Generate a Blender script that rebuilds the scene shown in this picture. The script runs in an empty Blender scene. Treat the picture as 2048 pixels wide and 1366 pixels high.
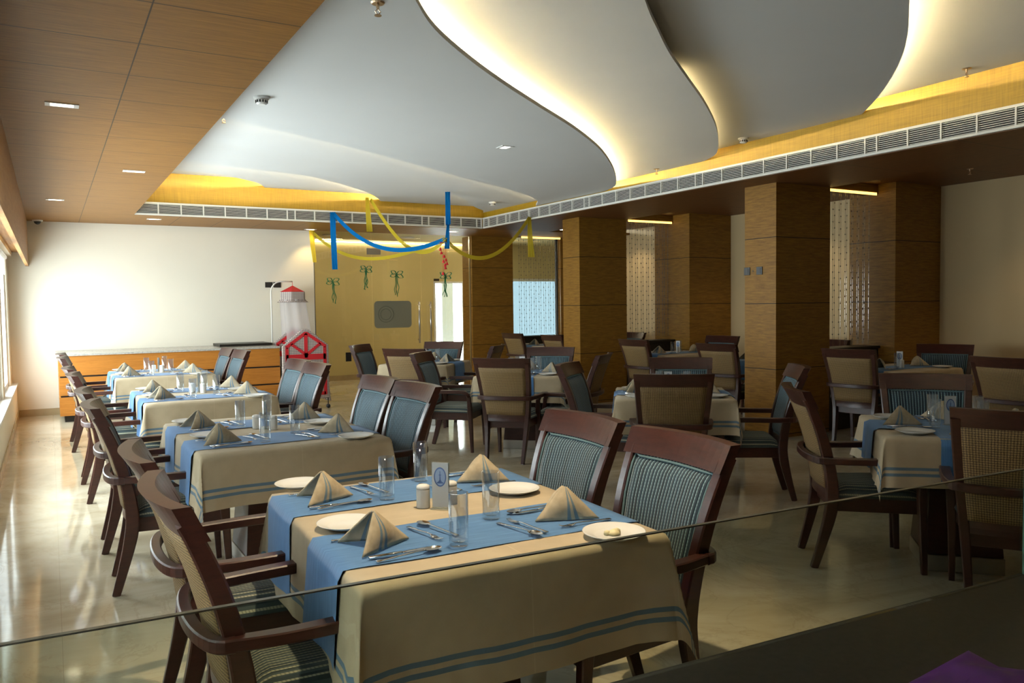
import bpy, math, random
from mathutils import Vector, Matrix
random.seed(7)
PI = math.pi
S = bpy.context.scene
COL = S.collection
R_ = math.radians

# ------------------------------------------------------------------ camera
F_PX, CX, CY, CAM_H = 1593.0, 1024.0, 683.0, 1.55
_d = Vector((98 - CX, -(621 - CY), -F_PX)).normalized()      # room depth direction (world Y) seen by the camera
_r = Vector((3761 - CX, -(572 - CY), -F_PX))
_r = (_r - _d * _r.dot(_d)).normalized()                      # room width direction (world X)
_u = _r.cross(_d)
cam_d = bpy.data.cameras.new('camera')
cam = bpy.data.objects.new('camera', cam_d)
COL.objects.link(cam)
cam.matrix_world = Matrix(((_r.x, _r.y, _r.z, 0), (_d.x, _d.y, _d.z, 0), (_u.x, _u.y, _u.z, CAM_H), (0, 0, 0, 1)))
cam_d.sensor_width = 36.0
cam_d.lens = 36.0 * F_PX / 2048.0
cam_d.clip_start = 0.05
S.camera = cam

# ------------------------------------------------------------------ view, world, daylight
S.view_settings.view_transform = 'Standard'
S.view_settings.look = 'None'
S.view_settings.gamma = 1
S.view_settings.use_curve_mapping = False
S.view_settings.exposure = 0.0
S.cycles.max_bounces = 9
S.cycles.diffuse_bounces = 3
S.cycles.glossy_bounces = 4
S.cycles.transmission_bounces = 8
S.cycles.transparent_max_bounces = 12
S.cycles.caustics_reflective = False
S.cycles.caustics_refractive = False
S.cycles.sample_clamp_indirect = 4.0
S.cycles.use_denoising = True
W = bpy.data.worlds.new('overcast_sky')
S.world = W
W.use_nodes = True
W.node_tree.nodes['Background'].inputs[0].default_value = (0.86, 0.95, 1.0, 1)
W.node_tree.nodes['Background'].inputs[1].default_value = 20.0
WIN = [(0.8, 3.0), (3.5, 5.7), (6.2, 8.4), (8.9, 11.1), (11.5, 13.1)]   # window openings along Y
for a, b in WIN[2:]:
    L = bpy.data.lights.new('window_portal', 'AREA')
    L.shape = 'RECTANGLE'; L.size = b - a; L.size_y = 1.75
    L.cycles.is_portal = True
    o = bpy.data.objects.new('window_portal', L); COL.objects.link(o)
    o.location = (-0.72, (a + b) / 2, 1.4)
    o.rotation_euler = (0, -PI / 2, 0)
    o.rotation_euler = Matrix(((0, 0, -1), (1, 0, 0), (0, -1, 0))).to_euler()

# ------------------------------------------------------------------ tagging
def tag(o, label=None, cat=None, group=None, kind=None):
    if label: o['label'] = label
    if cat: o['category'] = cat
    if group: o['group'] = group
    if kind: o['kind'] = kind
    return o

def thing(name, label, cat, loc=(0, 0, 0), rz=0.0, group=None):
    o = bpy.data.objects.new(name, None)
    o.empty_display_size = 0.1
    COL.objects.link(o)
    o.location = loc
    o.rotation_euler = (0, 0, rz)
    return tag(o, label, cat, group)

def dup(root, loc, rz, label, group=None):
    def cp(o, par):
        c = o.copy(); COL.objects.link(c); c.parent = par
        for ch in o.children: cp(ch, c)
        return c
    r = cp(root, None)
    r.location = loc
    r.rotation_euler = (0, 0, rz)
    tag(r, label, None, group)
    return r

# ------------------------------------------------------------------ mesh builder
class MB:
    def __init__(s):
        s.v = []; s.f = []; s.uv = None
    def add(s, vs, fs):
        n = len(s.v); s.v += [tuple(p) for p in vs]; s.f += [tuple(i + n for i in f) for f in fs]
        return s
    def box(s, x0, x1, y0, y1, z0, z1):
        return s.add([(x0, y0, z0), (x1, y0, z0), (x1, y1, z0), (x0, y1, z0), (x0, y0, z1), (x1, y0, z1), (x1, y1, z1), (x0, y1, z1)],
                     [(0, 3, 2, 1), (4, 5, 6, 7), (0, 1, 5, 4), (1, 2, 6, 5), (2, 3, 7, 6), (3, 0, 4, 7)])
    def poly(s, pts, z0, z1):
        n = len(pts)
        return s.add([(x, y, z0) for x, y in pts] + [(x, y, z1) for x, y in pts],
                     [tuple(range(n - 1, -1, -1)), tuple(range(n, 2 * n))] + [(i, (i + 1) % n, n + (i + 1) % n, n + i) for i in range(n)])
    def lathe(s, prof, n=24, c=(0, 0, 0), cap0=True, cap1=True):
        vs = []; fs = []; m = len(prof)
        for r, z in prof:
            for k in range(n):
                a = 2 * PI * k / n
                vs.append((c[0] + r * math.cos(a), c[1] + r * math.sin(a), c[2] + z))
        for i in range(m - 1):
            for k in range(n):
                fs.append((i * n + k, i * n + (k + 1) % n, (i + 1) * n + (k + 1) % n, (i + 1) * n + k))
        if cap0: fs.append(tuple(range(n - 1, -1, -1)))
        if cap1: fs.append(tuple((m - 1) * n + k for k in range(n)))
        return s.add(vs, fs)
    def sweep(s, path, w, h, up=(0, 0, 1), ch=0.25, cap=True, sub=0):
        """rectangular section with chamfered corners along a path; w across, h along 'up'; numbers or per-point lists"""
        pts = [Vector(p) for p in path]
        m = len(pts)
        ws = w if isinstance(w, (list, tuple)) else [w] * m
        hs = h if isinstance(h, (list, tuple)) else [h] * m
        if sub:
            P2 = []; W2 = []; H2 = []
            for i in range(m - 1):
                p0 = pts[max(i - 1, 0)]; p1 = pts[i]; p2 = pts[i + 1]; p3 = pts[min(i + 2, m - 1)]
                for j in range(sub):
                    t = j / sub
                    P2.append(0.5 * ((2 * p1) + (p2 - p0) * t + (2 * p0 - 5 * p1 + 4 * p2 - p3) * t * t + (3 * p1 - p0 - 3 * p2 + p3) * t ** 3))
                    W2.append(ws[i] * (1 - t) + ws[i + 1] * t); H2.append(hs[i] * (1 - t) + hs[i + 1] * t)
            P2.append(pts[-1]); W2.append(ws[-1]); H2.append(hs[-1])
            pts, ws, hs = P2, W2, H2; m = len(pts)
        vs = []; fs = []
        upv = Vector(up)
        for i in range(m):
            t = (pts[min(i + 1, m - 1)] - pts[max(i - 1, 0)]).normalized()
            a = t.cross(upv)
            if a.length < 1e-4: a = t.cross(Vector((1, 0, 0)))
            a.normalize(); b = a.cross(t).normalized()
            W_, H_ = ws[i] / 2, hs[i] / 2
            c = ch * min(W_, H_)
            for x, y in ((W_ - c, -H_), (W_, -H_ + c), (W_, H_ - c), (W_ - c, H_), (-W_ + c, H_), (-W_, H_ - c), (-W_, -H_ + c), (-W_ + c, -H_)):
                vs.append(pts[i] + a * x + b * y)
        for i in range(m - 1):
            for k in range(8):
                fs.append((i * 8 + k, i * 8 + (k + 1) % 8, (i + 1) * 8 + (k + 1) % 8, (i + 1) * 8 + k))
        if cap:
            fs.append(tuple(range(7, -1, -1))); fs.append(tuple((m - 1) * 8 + k for k in range(8)))
        return s.add(vs, fs)
    def tube(s, path, r, n=8):
        pts = [Vector(p) for p in path]; m = len(pts)
        rs = r if isinstance(r, (list, tuple)) else [r] * m
        vs = []; fs = []
        ref = Vector((0.13, 0.27, 0.95)).normalized()
        for i in range(m):
            t = (pts[min(i + 1, m - 1)] - pts[max(i - 1, 0)]).normalized()
            a = t.cross(ref)
            if a.length < 1e-3: a = t.cross(Vector((1, 0, 0)))
            a.normalize(); b = t.cross(a)
            for k in range(n):
                q = 2 * PI * k / n
                vs.append(pts[i] + (a * math.cos(q) + b * math.sin(q)) * rs[i])
        for i in range(m - 1):
            for k in range(n):
                fs.append((i * n + k, i * n + (k + 1) % n, (i + 1) * n + (k + 1) % n, (i + 1) * n + k))
        fs.append(tuple(range(n - 1, -1, -1))); fs.append(tuple((m - 1) * n + k for k in range(n)))
        return s.add(vs, fs)
    def grid(s, fn, nu, nv, uvfn=None):
        """fn(i/nu, j/nv) -> point"""
        vs = [fn(i / nu, j / nv) for j in range(nv + 1) for i in range(nu + 1)]
        fs = [(j * (nu + 1) + i, j * (nu + 1) + i + 1, (j + 1) * (nu + 1) + i + 1, (j + 1) * (nu + 1) + i) for j in range(nv) for i in range(nu)]
        if uvfn:
            if s.uv is None: s.uv = {}
            n = len(s.v)
            for j in range(nv + 1):
                for i in range(nu + 1):
                    s.uv[n + j * (nu + 1) + i] = uvfn(i / nu, j / nv)
        return s.add(vs, fs)
    def blob(s, c, r, n=10, m=6):
        return s.lathe([(max(1e-4, r * math.sin(PI * i / m)), -r * math.cos(PI * i / m)) for i in range(m + 1)], n, c, False, False)
    def build(s, name, mat, parent=None, smooth=False, bevel=0.0, solid=0.0, subd=0, flip=True):
        me = bpy.data.meshes.new(name)
        me.from_pydata(s.v, [], s.f)
        me.materials.append(mat)
        if flip:
            import bmesh
            bm = bmesh.new(); bm.from_mesh(me); bmesh.ops.recalc_face_normals(bm, faces=bm.faces[:]); bm.to_mesh(me); bm.free()
        if s.uv is not None:
            ul = me.uv_layers.new(name='UVMap')
            for lp in me.loops:
                ul.data[lp.index].uv = s.uv.get(lp.vertex_index, (0, 0))
        if smooth:
            me.polygons.foreach_set('use_smooth', [True] * len(me.polygons))
        me.update()
        o = bpy.data.objects.new(name, me)
        COL.objects.link(o)
        if parent is not None: o.parent = parent
        if solid:
            md = o.modifiers.new('solid', 'SOLIDIFY'); md.thickness = solid; md.offset = 0
        if bevel:
            md = o.modifiers.new('bevel', 'BEVEL'); md.width = bevel; md.segments = 2; md.limit_method = 'ANGLE'; md.angle_limit = R_(40)
        if subd:
            md = o.modifiers.new('subd', 'SUBSURF'); md.levels = subd; md.render_levels = subd
        return o

def struct(name, mb, mat, parent=None, **k):
    o = mb.build(name, mat, parent, **k)
    if parent is None: o['kind'] = 'structure'
    return o

# ------------------------------------------------------------------ materials
class NT:
    def __init__(s, name):
        s.m = bpy.data.materials.new(name); s.m.use_nodes = True
        s.t = s.m.node_tree; s.b = s.t.nodes['Principled BSDF']; s.out = s.t.nodes['Material Output']
    def n(s, typ, **k):
        nd = s.t.nodes.new(typ)
        for a, v in k.items():
            if a.startswith('i_'): nd.inputs[a[2:].replace('_', ' ')].default_value = v
            else: setattr(nd, a, v)
        return nd
    def l(s, a, b): s.t.links.new(a, b)
    def math(s, op, a, b=None, c=None):
        nd = s.t.nodes.new('ShaderNodeMath'); nd.operation = op
        for i, x in enumerate((a, b, c)):
            if x is None: continue
            if isinstance(x, (int, float)): nd.inputs[i].default_value = x
            else: s.l(x, nd.inputs[i])
        return nd.outputs[0]
    def mix(s, f, a, b):
        nd = s.t.nodes.new('ShaderNodeMix'); nd.data_type = 'RGBA'
        for i, x in ((0, f), (6, a), (7, b)):
            if isinstance(x, (int, float)): nd.inputs[i].default_value = x
            elif isinstance(x, tuple): nd.inputs[i].default_value = (*x, 1)
            else: s.l(x, nd.inputs[i])
        return nd.outputs[2]
    def ramp(s, f, stops):
        nd = s.t.nodes.new('ShaderNodeValToRGB'); e = nd.color_ramp.elements
        while len(e) < len(stops): e.new(0.5)
        for i, (p, c) in enumerate(stops):
            e[i].position = p; e[i].color = (*c, 1)
        s.l(f, nd.inputs[0]); return nd.outputs[0]
    def band(s, x, lo, hi):
        return s.math('MULTIPLY', s.math('GREATER_THAN', x, lo), s.math('LESS_THAN', x, hi))
    def coord(s, kind='Object', scale=(1, 1, 1)):
        if kind == 'World': o = s.n('ShaderNodeNewGeometry').outputs['Position']
        else: o = s.n('ShaderNodeTexCoord').outputs[kind]
        mp = s.n('ShaderNodeMapping'); mp.inputs['Scale'].default_value = scale
        s.l(o, mp.inputs[0]); return mp.outputs[0]
    def xyz(s, v):
        nd = s.n('ShaderNodeSeparateXYZ'); s.l(v, nd.inputs[0]); return nd.outputs
    def noise(s, v, scale, detail=3, rough=0.5, dist=0.0):
        nd = s.n('ShaderNodeTexNoise'); nd.inputs['Scale'].default_value = scale; nd.inputs['Detail'].default_value = detail
        nd.inputs['Roughness'].default_value = rough; nd.inputs['Distortion'].default_value = dist
        s.l(v, nd.inputs['Vector']); return nd.outputs[0]
    def bump(s, h, strength=0.3, dist=0.01):
        nd = s.n('ShaderNodeBump'); nd.inputs['Strength'].default_value = strength; nd.inputs['Distance'].default_value = dist
        s.l(h, nd.inputs['Height']); s.l(nd.outputs[0], s.b.inputs['Normal'])
    def col(s, c):
        if isinstance(c, tuple): s.b.inputs['Base Color'].default_value = (*c, 1)
        else: s.l(c, s.b.inputs['Base Color'])
    def set(s, **k):
        for a, v in k.items(): s.b.inputs[a.replace('_', ' ')].default_value = v
        return s

def plain(name, c, rough=0.6, metal=0.0, **k):
    t = NT(name); t.col(c); t.set(Roughness=rough, Metallic=metal, **k); return t.m

def varied(name, c, rough=0.6, amt=0.12, scale=3.0, bump=0.0, bscale=200.0, kind='Object'):
    t = NT(name); v = t.coord(kind)
    n = t.noise(v, scale, 4)
    lo = tuple(x * (1 - amt) for x in c); hi = tuple(min(1, x * (1 + amt)) for x in c)
    t.col(t.ramp(n, [(0.3, lo), (0.7, hi)])); t.set(Roughness=rough)
    if bump: t.bump(t.noise(v, bscale, 2), bump, 0.002)
    return t.m

def wood(name, dark, light, grain=(1, 12, 12), kind='Object', rough=0.35, seams=None, scale=3.0):
    """grain: low number along the fibres; seams: list of (axis, spacing, offset, width)"""
    t = NT(name)
    v = t.coord(kind, grain)
    n1 = t.noise(v, scale, 5, 0.6, 0.4)
    n2 = t.noise(v, scale * 6, 3, 0.7)
    f = t.math('ADD', t.math('MULTIPLY', n1, 0.7), t.math('MULTIPLY', n2, 0.3))
    c = t.ramp(f, [(0.32, dark), (0.68, light)])
    if seams:
        xyz = t.xyz(t.coord(kind))
        for ax, sp, off, w in seams:
            q = t.math('PINGPONG', t.math('SUBTRACT', xyz[ax], off), sp / 2)
            c = t.mix(t.math('LESS_THAN', q, w / 2), c, tuple(x * 0.18 for x in dark))
        # slight tone change from panel to panel
    t.col(c); t.set(Roughness=rough)
    if kind == 'World':
        t.bump(n2, 0.05, 0.002); t.b.inputs['Specular IOR Level'].default_value = 0.28; t.set(Roughness=rough + 0.08)
    return t.m

M = {}
M['marble'] = None
def mk_marble():
    t = NT('polished_marble_floor'); v = t.coord('World', (1, 1, 1))
    w = t.noise(v, 0.55, 6, 0.62, 1.6)
    base = t.ramp(w, [(0.28, (0.34, 0.275, 0.175)), (0.45, (0.53, 0.445, 0.305)), (0.55, (0.64, 0.555, 0.41)), (0.75, (0.47, 0.39, 0.26))])
    n2 = t.noise(v, 1.1, 7, 0.65, 2.4)
    vein = t.math('ABSOLUTE', t.math('SUBTRACT', n2, 0.5))
    vf = t.math('SMOOTHSTEP' if False else 'MULTIPLY', t.math('LESS_THAN', vein, 0.014), 0.14)
    c = t.mix(vf, base, (0.22, 0.14, 0.07))
    x, y, z = t.xyz(t.coord('World'))
    for a in (x, y):
        q = t.math('PINGPONG', a, 0.6)
        c = t.mix(t.math('MULTIPLY', t.math('LESS_THAN', q, 0.0015), 0.35), c, (0.2, 0.14, 0.08))
    t.col(c); t.set(Roughness=0.07, IOR=1.55)
    t.b.inputs['Specular IOR Level'].default_value = 0.6
    return t.m
M['marble'] = mk_marble()
M['cream'] = varied('cream_paint', (0.80, 0.74, 0.62), 0.7, 0.03, 1.0, 0.15, 150)
M['cream_dim'] = varied('cream_paint_dim_warm_light', (0.56, 0.41, 0.215), 0.7, 0.03, 1.0, 0.15, 150)  # cream again, with the right side's dimmer, warmer light put into the colour
M['corridor'] = varied('corridor_paint', (0.60, 0.50, 0.24), 0.7, 0.04, 1.0)
M['ceil'] = varied('ceiling_paint', (0.69, 0.69, 0.68), 0.75, 0.02, 1.0)
M['gold'] = None
def mk_gold():
    t = NT('gold_wallpaper'); v = t.coord('World', (60, 60, 2))
    n = t.noise(v, 2.0, 3, 0.6); n2 = t.noise(t.coord('World', (2, 2, 90)), 2.0, 3)
    f = t.math('ADD', t.math('MULTIPLY', n, 0.5), t.math('MULTIPLY', n2, 0.5))
    t.col(t.ramp(f, [(0.3, (0.30, 0.165, 0.006)), (0.7, (0.52, 0.31, 0.014))])); t.set(Roughness=0.45); t.bump(f, 0.1, 0.002)
    return t.m
M['gold'] = mk_gold()
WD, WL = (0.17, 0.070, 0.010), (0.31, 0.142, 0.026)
M['wood_ceiling'] = wood('veneer_ceiling', WD, WL, (1.2, 14, 14), 'World', 0.38, [(0, 40.0, 0.43, 0.007), (1, 0.605, 0.13, 0.009)])
M['wood_ceiling_back'] = wood('veneer_ceiling_cross', WD, WL, (1.2, 14, 14), 'World', 0.38, [(0, 0.62, 0.43, 0.009)])
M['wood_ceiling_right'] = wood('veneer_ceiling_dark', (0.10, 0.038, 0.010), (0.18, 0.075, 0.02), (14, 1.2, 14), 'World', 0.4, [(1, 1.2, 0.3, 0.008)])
M['wood_wall'] = wood('veneer_cladding', (0.155, 0.068, 0.009), (0.33, 0.165, 0.024), (2.0, 2.0, 22), 'World', 0.42, [(2, 0.74, 0.04, 0.009)])
M['wood_pelmet'] = wood('veneer_pelmet', (0.30, 0.14, 0.045), (0.46, 0.25, 0.09), (14, 1.0, 14), 'World', 0.4)
M['wood_cred'] = wood('veneer_counter', (0.36, 0.13, 0.02), (0.52, 0.21, 0.035), (1.2, 14, 20), 'World', 0.35)
M['mahog'] = wood('mahogany', (0.024, 0.007, 0.005), (0.056, 0.016, 0.010), (3, 3, 14), 'Object', 0.32, scale=4.0)
M['dark_line'] = plain('shadow_gap', (0.015, 0.010, 0.007), 0.7)
M['granite'] = varied('dark_granite', (0.012, 0.010, 0.008), 0.4, 0.5, 60.0)
M['granite'].node_tree.nodes['Principled BSDF'].inputs['Specular IOR Level'].default_value = 0.3
M['granite_lt'] = varied('grey_granite', (0.42, 0.40, 0.36), 0.2, 0.2, 40.0)
M['black'] = plain('black_plastic', (0.012, 0.012, 0.013), 0.35)
M['white_pl'] = plain('white_plastic', (0.78, 0.77, 0.74), 0.4)
M['white_metal'] = plain('white_powder_coat', (0.82, 0.79, 0.72), 0.45)
M['upvc'] = plain('white_window_frame', (0.80, 0.80, 0.78), 0.4)
M['steel'] = plain('brushed_steel', (0.62, 0.61, 0.58), 0.28, 1.0)
M['cutlery'] = plain('polished_steel', (0.80, 0.78, 0.75), 0.13, 1.0)
M['china'] = plain('white_china', (0.82, 0.81, 0.78), 0.12)
M['butter'] = plain('butter', (0.80, 0.70, 0.40), 0.5)
M['glide'] = plain('pale_nylon', (0.75, 0.75, 0.75), 0.4)
M['tile'] = varied('skirting_tile', (0.42, 0.32, 0.18), 0.25, 0.15, 5.0)
M['red'] = plain('red_cloth', (0.55, 0.012, 0.02), 0.8)
M['brass'] = plain('sprinkler_metal', (0.60, 0.45, 0.30), 0.3, 1.0)

def mk_fabric(name, axis, darks, light, sp=0.0165):
    """corded stripes; UV in metres, stripes repeat along UV axis"""
    t = NT(name)
    uv = t.n('ShaderNodeTexCoord').outputs['UV']
    x = t.xyz(uv)
    a = x[axis]; b = x[1 - axis]
    q = t.math('PINGPONG', a, sp / 2)                       # 0..sp/2
    q = t.math('DIVIDE', q, sp / 2)
    cell = t.math('FLOOR', t.math('DIVIDE', a, sp))
    wn = t.n('ShaderNodeTexWhiteNoise'); wn.noise_dimensions = '1D'; t.l(cell, wn.inputs['W'])
    dk = t.mix(wn.outputs['Value'], darks[0], darks[1])
    cord = t.math('GREATER_THAN', q, 0.74)
    # twisted cord: dashes along the cord
    tw = t.math('GREATER_THAN', t.math('SINE', t.math('MULTIPLY', t.math('ADD', b, t.math('MULTIPLY', a, 0.6)), 520.0)), -0.3)
    lt = t.mix(tw, tuple(v * 0.62 for v in light), light)
    c = t.mix(cord, dk, lt)
    t.col(c); t.set(Roughness=0.82)
    t.b.inputs['Sheen Weight'].default_value = 0.15
    t.bump(t.math('SINE', t.math('MULTIPLY', q, PI / 2)), 0.7, 0.004)
    return t.m
M['fab_back'] = mk_fabric('corded_teal_fabric', 0, ((0.004, 0.015, 0.026), (0.013, 0.042, 0.068)), (0.22, 0.33, 0.37))
M['fab_seat'] = mk_fabric('corded_seat_fabric', 1, ((0.020, 0.035, 0.040), (0.06, 0.085, 0.085)), (0.40, 0.39, 0.27), 0.019)
M['piping'] = plain('teal_piping', (0.10, 0.17, 0.19), 0.8)

def mk_rattan():
    t = NT('woven_rattan'); uv = t.n('ShaderNodeTexCoord').outputs['UV']
    x, y, z = t.xyz(uv)
    s1 = t.math('MULTIPLY', t.math('ADD', x, y), 250.0); s2 = t.math('MULTIPLY', t.math('SUBTRACT', x, y), 250.0)
    a = t.math('SINE', s1); b = t.math('SINE', s2)
    wv = t.math('MULTIPLY', a, b)
    n = t.noise(uv, 260.0, 3, 0.7)
    f = t.math('ADD', t.math('MULTIPLY', wv, 0.24), n)
    t.col(t.ramp(f, [(0.28, (0.05, 0.026, 0.009)), (0.5, (0.19, 0.112, 0.036)), (0.8, (0.43, 0.295, 0.120))]))
    t.set(Roughness=0.6); t.bump(f, 0.8, 0.004)
    return t.m
M['rattan'] = mk_rattan()

def mk_cloth():
    t = NT('beige_tablecloth'); uv = t.n('ShaderNodeTexCoord').outputs['UV']
    x, y, z = t.xyz(uv)                                     # UV holds distance from the two hems in metres
    d1 = t.math('ADD', t.band(x, 0.060, 0.076), t.band(x, 0.092, 0.108))
    d2 = t.math('ADD', t.band(y, 0.060, 0.076), t.band(y, 0.092, 0.108))
    f = t.math('MINIMUM', t.math('ADD', d1, d2), 1.0)
    n = t.noise(t.coord('Object', (1, 1, 1)), 9.0, 4)
    base = t.ramp(n, [(0.3, (0.45, 0.36, 0.235)), (0.7, (0.53, 0.43, 0.285))])
    cr = t.math('PINGPONG', t.xyz(t.coord('Object'))[0], 0.265); cr2 = t.math('PINGPONG', t.xyz(t.coord('Object'))[1], 0.34)
    crease = t.math('MINIMUM', t.math('ADD', t.math('LESS_THAN', cr, 0.0022), t.math('LESS_THAN', cr2, 0.0022)), 1.0)
    base = t.mix(t.math('MULTIPLY', crease, 0.35), base, (0.62, 0.52, 0.37))
    t.col(t.mix(t.math('MULTIPLY', f, 0.85), base, (0.055, 0.16, 0.27))); t.set(Roughness=0.85)
    t.b.inputs['Sheen Weight'].default_value = 0.1
    t.bump(t.noise(t.coord('Object', (1, 1, 1)), 350.0, 2), 0.12, 0.001)
    return t.m
M['cloth'] = mk_cloth()

def mk_runner():
    t = NT('blue_runner_cloth'); v = t.coord('Object', (6, 90, 6))
    n = t.noise(v, 1.5, 4, 0.6)
    t.col(t.ramp(n, [(0.3, (0.045, 0.145, 0.34)), (0.7, (0.085, 0.225, 0.46))])); t.set(Roughness=0.8)
    t.b.inputs['Sheen Weight'].default_value = 0.2
    t.bump(n, 0.25, 0.002)
    return t.m
M['runner'] = mk_runner()

def mk_napkin():
    t = NT('beige_napkin_cloth'); uv = t.n('ShaderNodeTexCoord').outputs['UV']
    x, y, z = t.xyz(uv)
    f = t.math('MINIMUM', t.math('ADD', t.band(x, 0.30, 0.36), t.band(x, 0.42, 0.48)), 1.0)
    n = t.noise(t.coord('Object'), 40.0, 3)
    base = t.ramp(n, [(0.3, (0.40, 0.325, 0.215)), (0.7, (0.50, 0.41, 0.28))])
    t.col(t.mix(t.math('MULTIPLY', f, 0.75), base, (0.07, 0.19, 0.29))); t.set(Roughness=0.85)
    t.bump(t.noise(t.coord('Object'), 500.0, 2), 0.15, 0.001)
    return t.m
M['napkin'] = mk_napkin()

def mk_thin_glass(name, tint, refl=1.0, r0=0.035):
    t = NT(name)
    tr = t.n('ShaderNodeBsdfTransparent'); tr.inputs[0].default_value = (*tint, 1)
    gl = t.n('ShaderNodeBsdfGlossy'); gl.inputs['Roughness'].default_value = 0.01
    gl.inputs['Color'].default_value = (refl, refl, refl, 1)
    g = t.n('ShaderNodeNewGeometry'); d = t.n('ShaderNodeVectorMath', operation='DOT_PRODUCT')
    t.l(g.outputs['Normal'], d.inputs[0]); t.l(g.outputs['Incoming'], d.inputs[1])
    c = t.math('SUBTRACT', 1.0, t.math('ABSOLUTE', d.outputs['Value']))
    fr = t.math('ADD', t.math('MULTIPLY', t.math('POWER', c, 5.0), 0.9), r0)
    mx = t.n('ShaderNodeMixShader')
    t.l(fr, mx.inputs[0]); t.l(tr.outputs[0], mx.inputs[1]); t.l(gl.outputs[0], mx.inputs[2])
    t.l(mx.outputs[0], t.out.inputs[0]); return t.m
M['pane'] = mk_thin_glass('clear_pane', (0.95, 0.97, 0.96))
M['pane_door'] = mk_thin_glass('door_glass', (0.93, 0.93, 0.90))
M['pane_guard'] = mk_thin_glass('guard_glass', (0.88, 0.91, 0.86), 0.6)
M['pane_bay'] = mk_thin_glass('sky_dimming_pane', (0.185, 0.215, 0.225))  # dark tint added to dim the over-bright sky behind to pale blue
M['acrylic'] = mk_thin_glass('clear_acrylic', (0.93, 0.95, 0.94))
M['glass'] = mk_thin_glass('drinking_glass', (0.94, 0.955, 0.96), 1.0, 0.11)
def mk_sheer(name, c, a):
    t = NT(name)
    tr = t.n('ShaderNodeBsdfTransparent'); df = t.n('ShaderNodeBsdfTranslucent'); df.inputs[0].default_value = (*c, 1)
    d2 = t.n('ShaderNodeBsdfDiffuse'); d2.inputs[0].default_value = (*c, 1)
    m1 = t.n('ShaderNodeMixShader'); m1.inputs[0].default_value = 0.5
    t.l(df.outputs[0], m1.inputs[1]); t.l(d2.outputs[0], m1.inputs[2])
    m2 = t.n('ShaderNodeMixShader'); m2.inputs[0].default_value = a
    t.l(tr.outputs[0], m2.inputs[1]); t.l(m1.outputs[0], m2.inputs[2]); t.l(m2.outputs[0], t.out.inputs[0]); return t.m
M['net'] = mk_sheer('white_netting', (0.9, 0.85, 0.85), 0.55)
M['yellow_ribbon'] = mk_sheer('yellow_organza', (0.78, 0.62, 0.06), 0.82)
M['blue_ribbon'] = mk_sheer('blue_satin', (0.01, 0.24, 0.62), 0.95)
M['green_ribbon'] = plain('green_ribbon', (0.02, 0.16, 0.06), 0.6)
M['blind'] = mk_sheer('white_blind', (0.9, 0.9, 0.88), 0.93)

def emit(name, c, s):
    t = NT(name); e = t.n('ShaderNodeEmission'); e.inputs[0].default_value = (*c, 1); e.inputs[1].default_value = s
    t.l(e.outputs[0], t.out.inputs[0]); return t.m
M['led'] = emit('warm_led_strip', (1.0, 0.80, 0.44), 380.0)
M['led_mid'] = emit('warm_led_strip_mid', (1.0, 0.80, 0.44), 110.0)
M['led_dim'] = emit('warm_led_strip_dim', (1.0, 0.76, 0.36), 30.0)
M['led_bead'] = emit('amber_led_strip', (1.0, 0.60, 0.14), 3.2)
M['lamp'] = emit('lamp_glow', (1.0, 0.86, 0.62), 14.0)
M['lamp_cool'] = emit('lamp_glow_pale', (1.0, 0.93, 0.82), 6.0)

def mk_plaid():
    t = NT('checked_cotton'); v = t.coord('Object'); x, y, z = t.xyz(v)
    a = t.math('LESS_THAN', t.math('PINGPONG', x, 0.012), 0.004)
    b = t.math('LESS_THAN', t.math('PINGPONG', z, 0.012), 0.004)
    f = t.math('MINIMUM', t.math('ADD', a, b), 1.0)
    t.col(t.mix(f, (0.62, 0.55, 0.48), (0.20, 0.15, 0.16))); t.set(Roughness=0.85); return t.m
M['plaid'] = mk_plaid()
def mk_beads():
    t = NT('crystal_beads'); t.col((0.40, 0.37, 0.34)); t.set(Roughness=0.12, Metallic=0.6); return t.m
M['bead'] = mk_beads()

# ================================================================== the room
X0, XR, YB, YF, H1, YW, XW = 1.065, 6.56, 12.24, 0.3, 2.858, 13.62, 9.77
struct('floor', MB().box(-0.9, 11.5, -2.7, 16.4, -0.1, 0.0), M['marble'])
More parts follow.
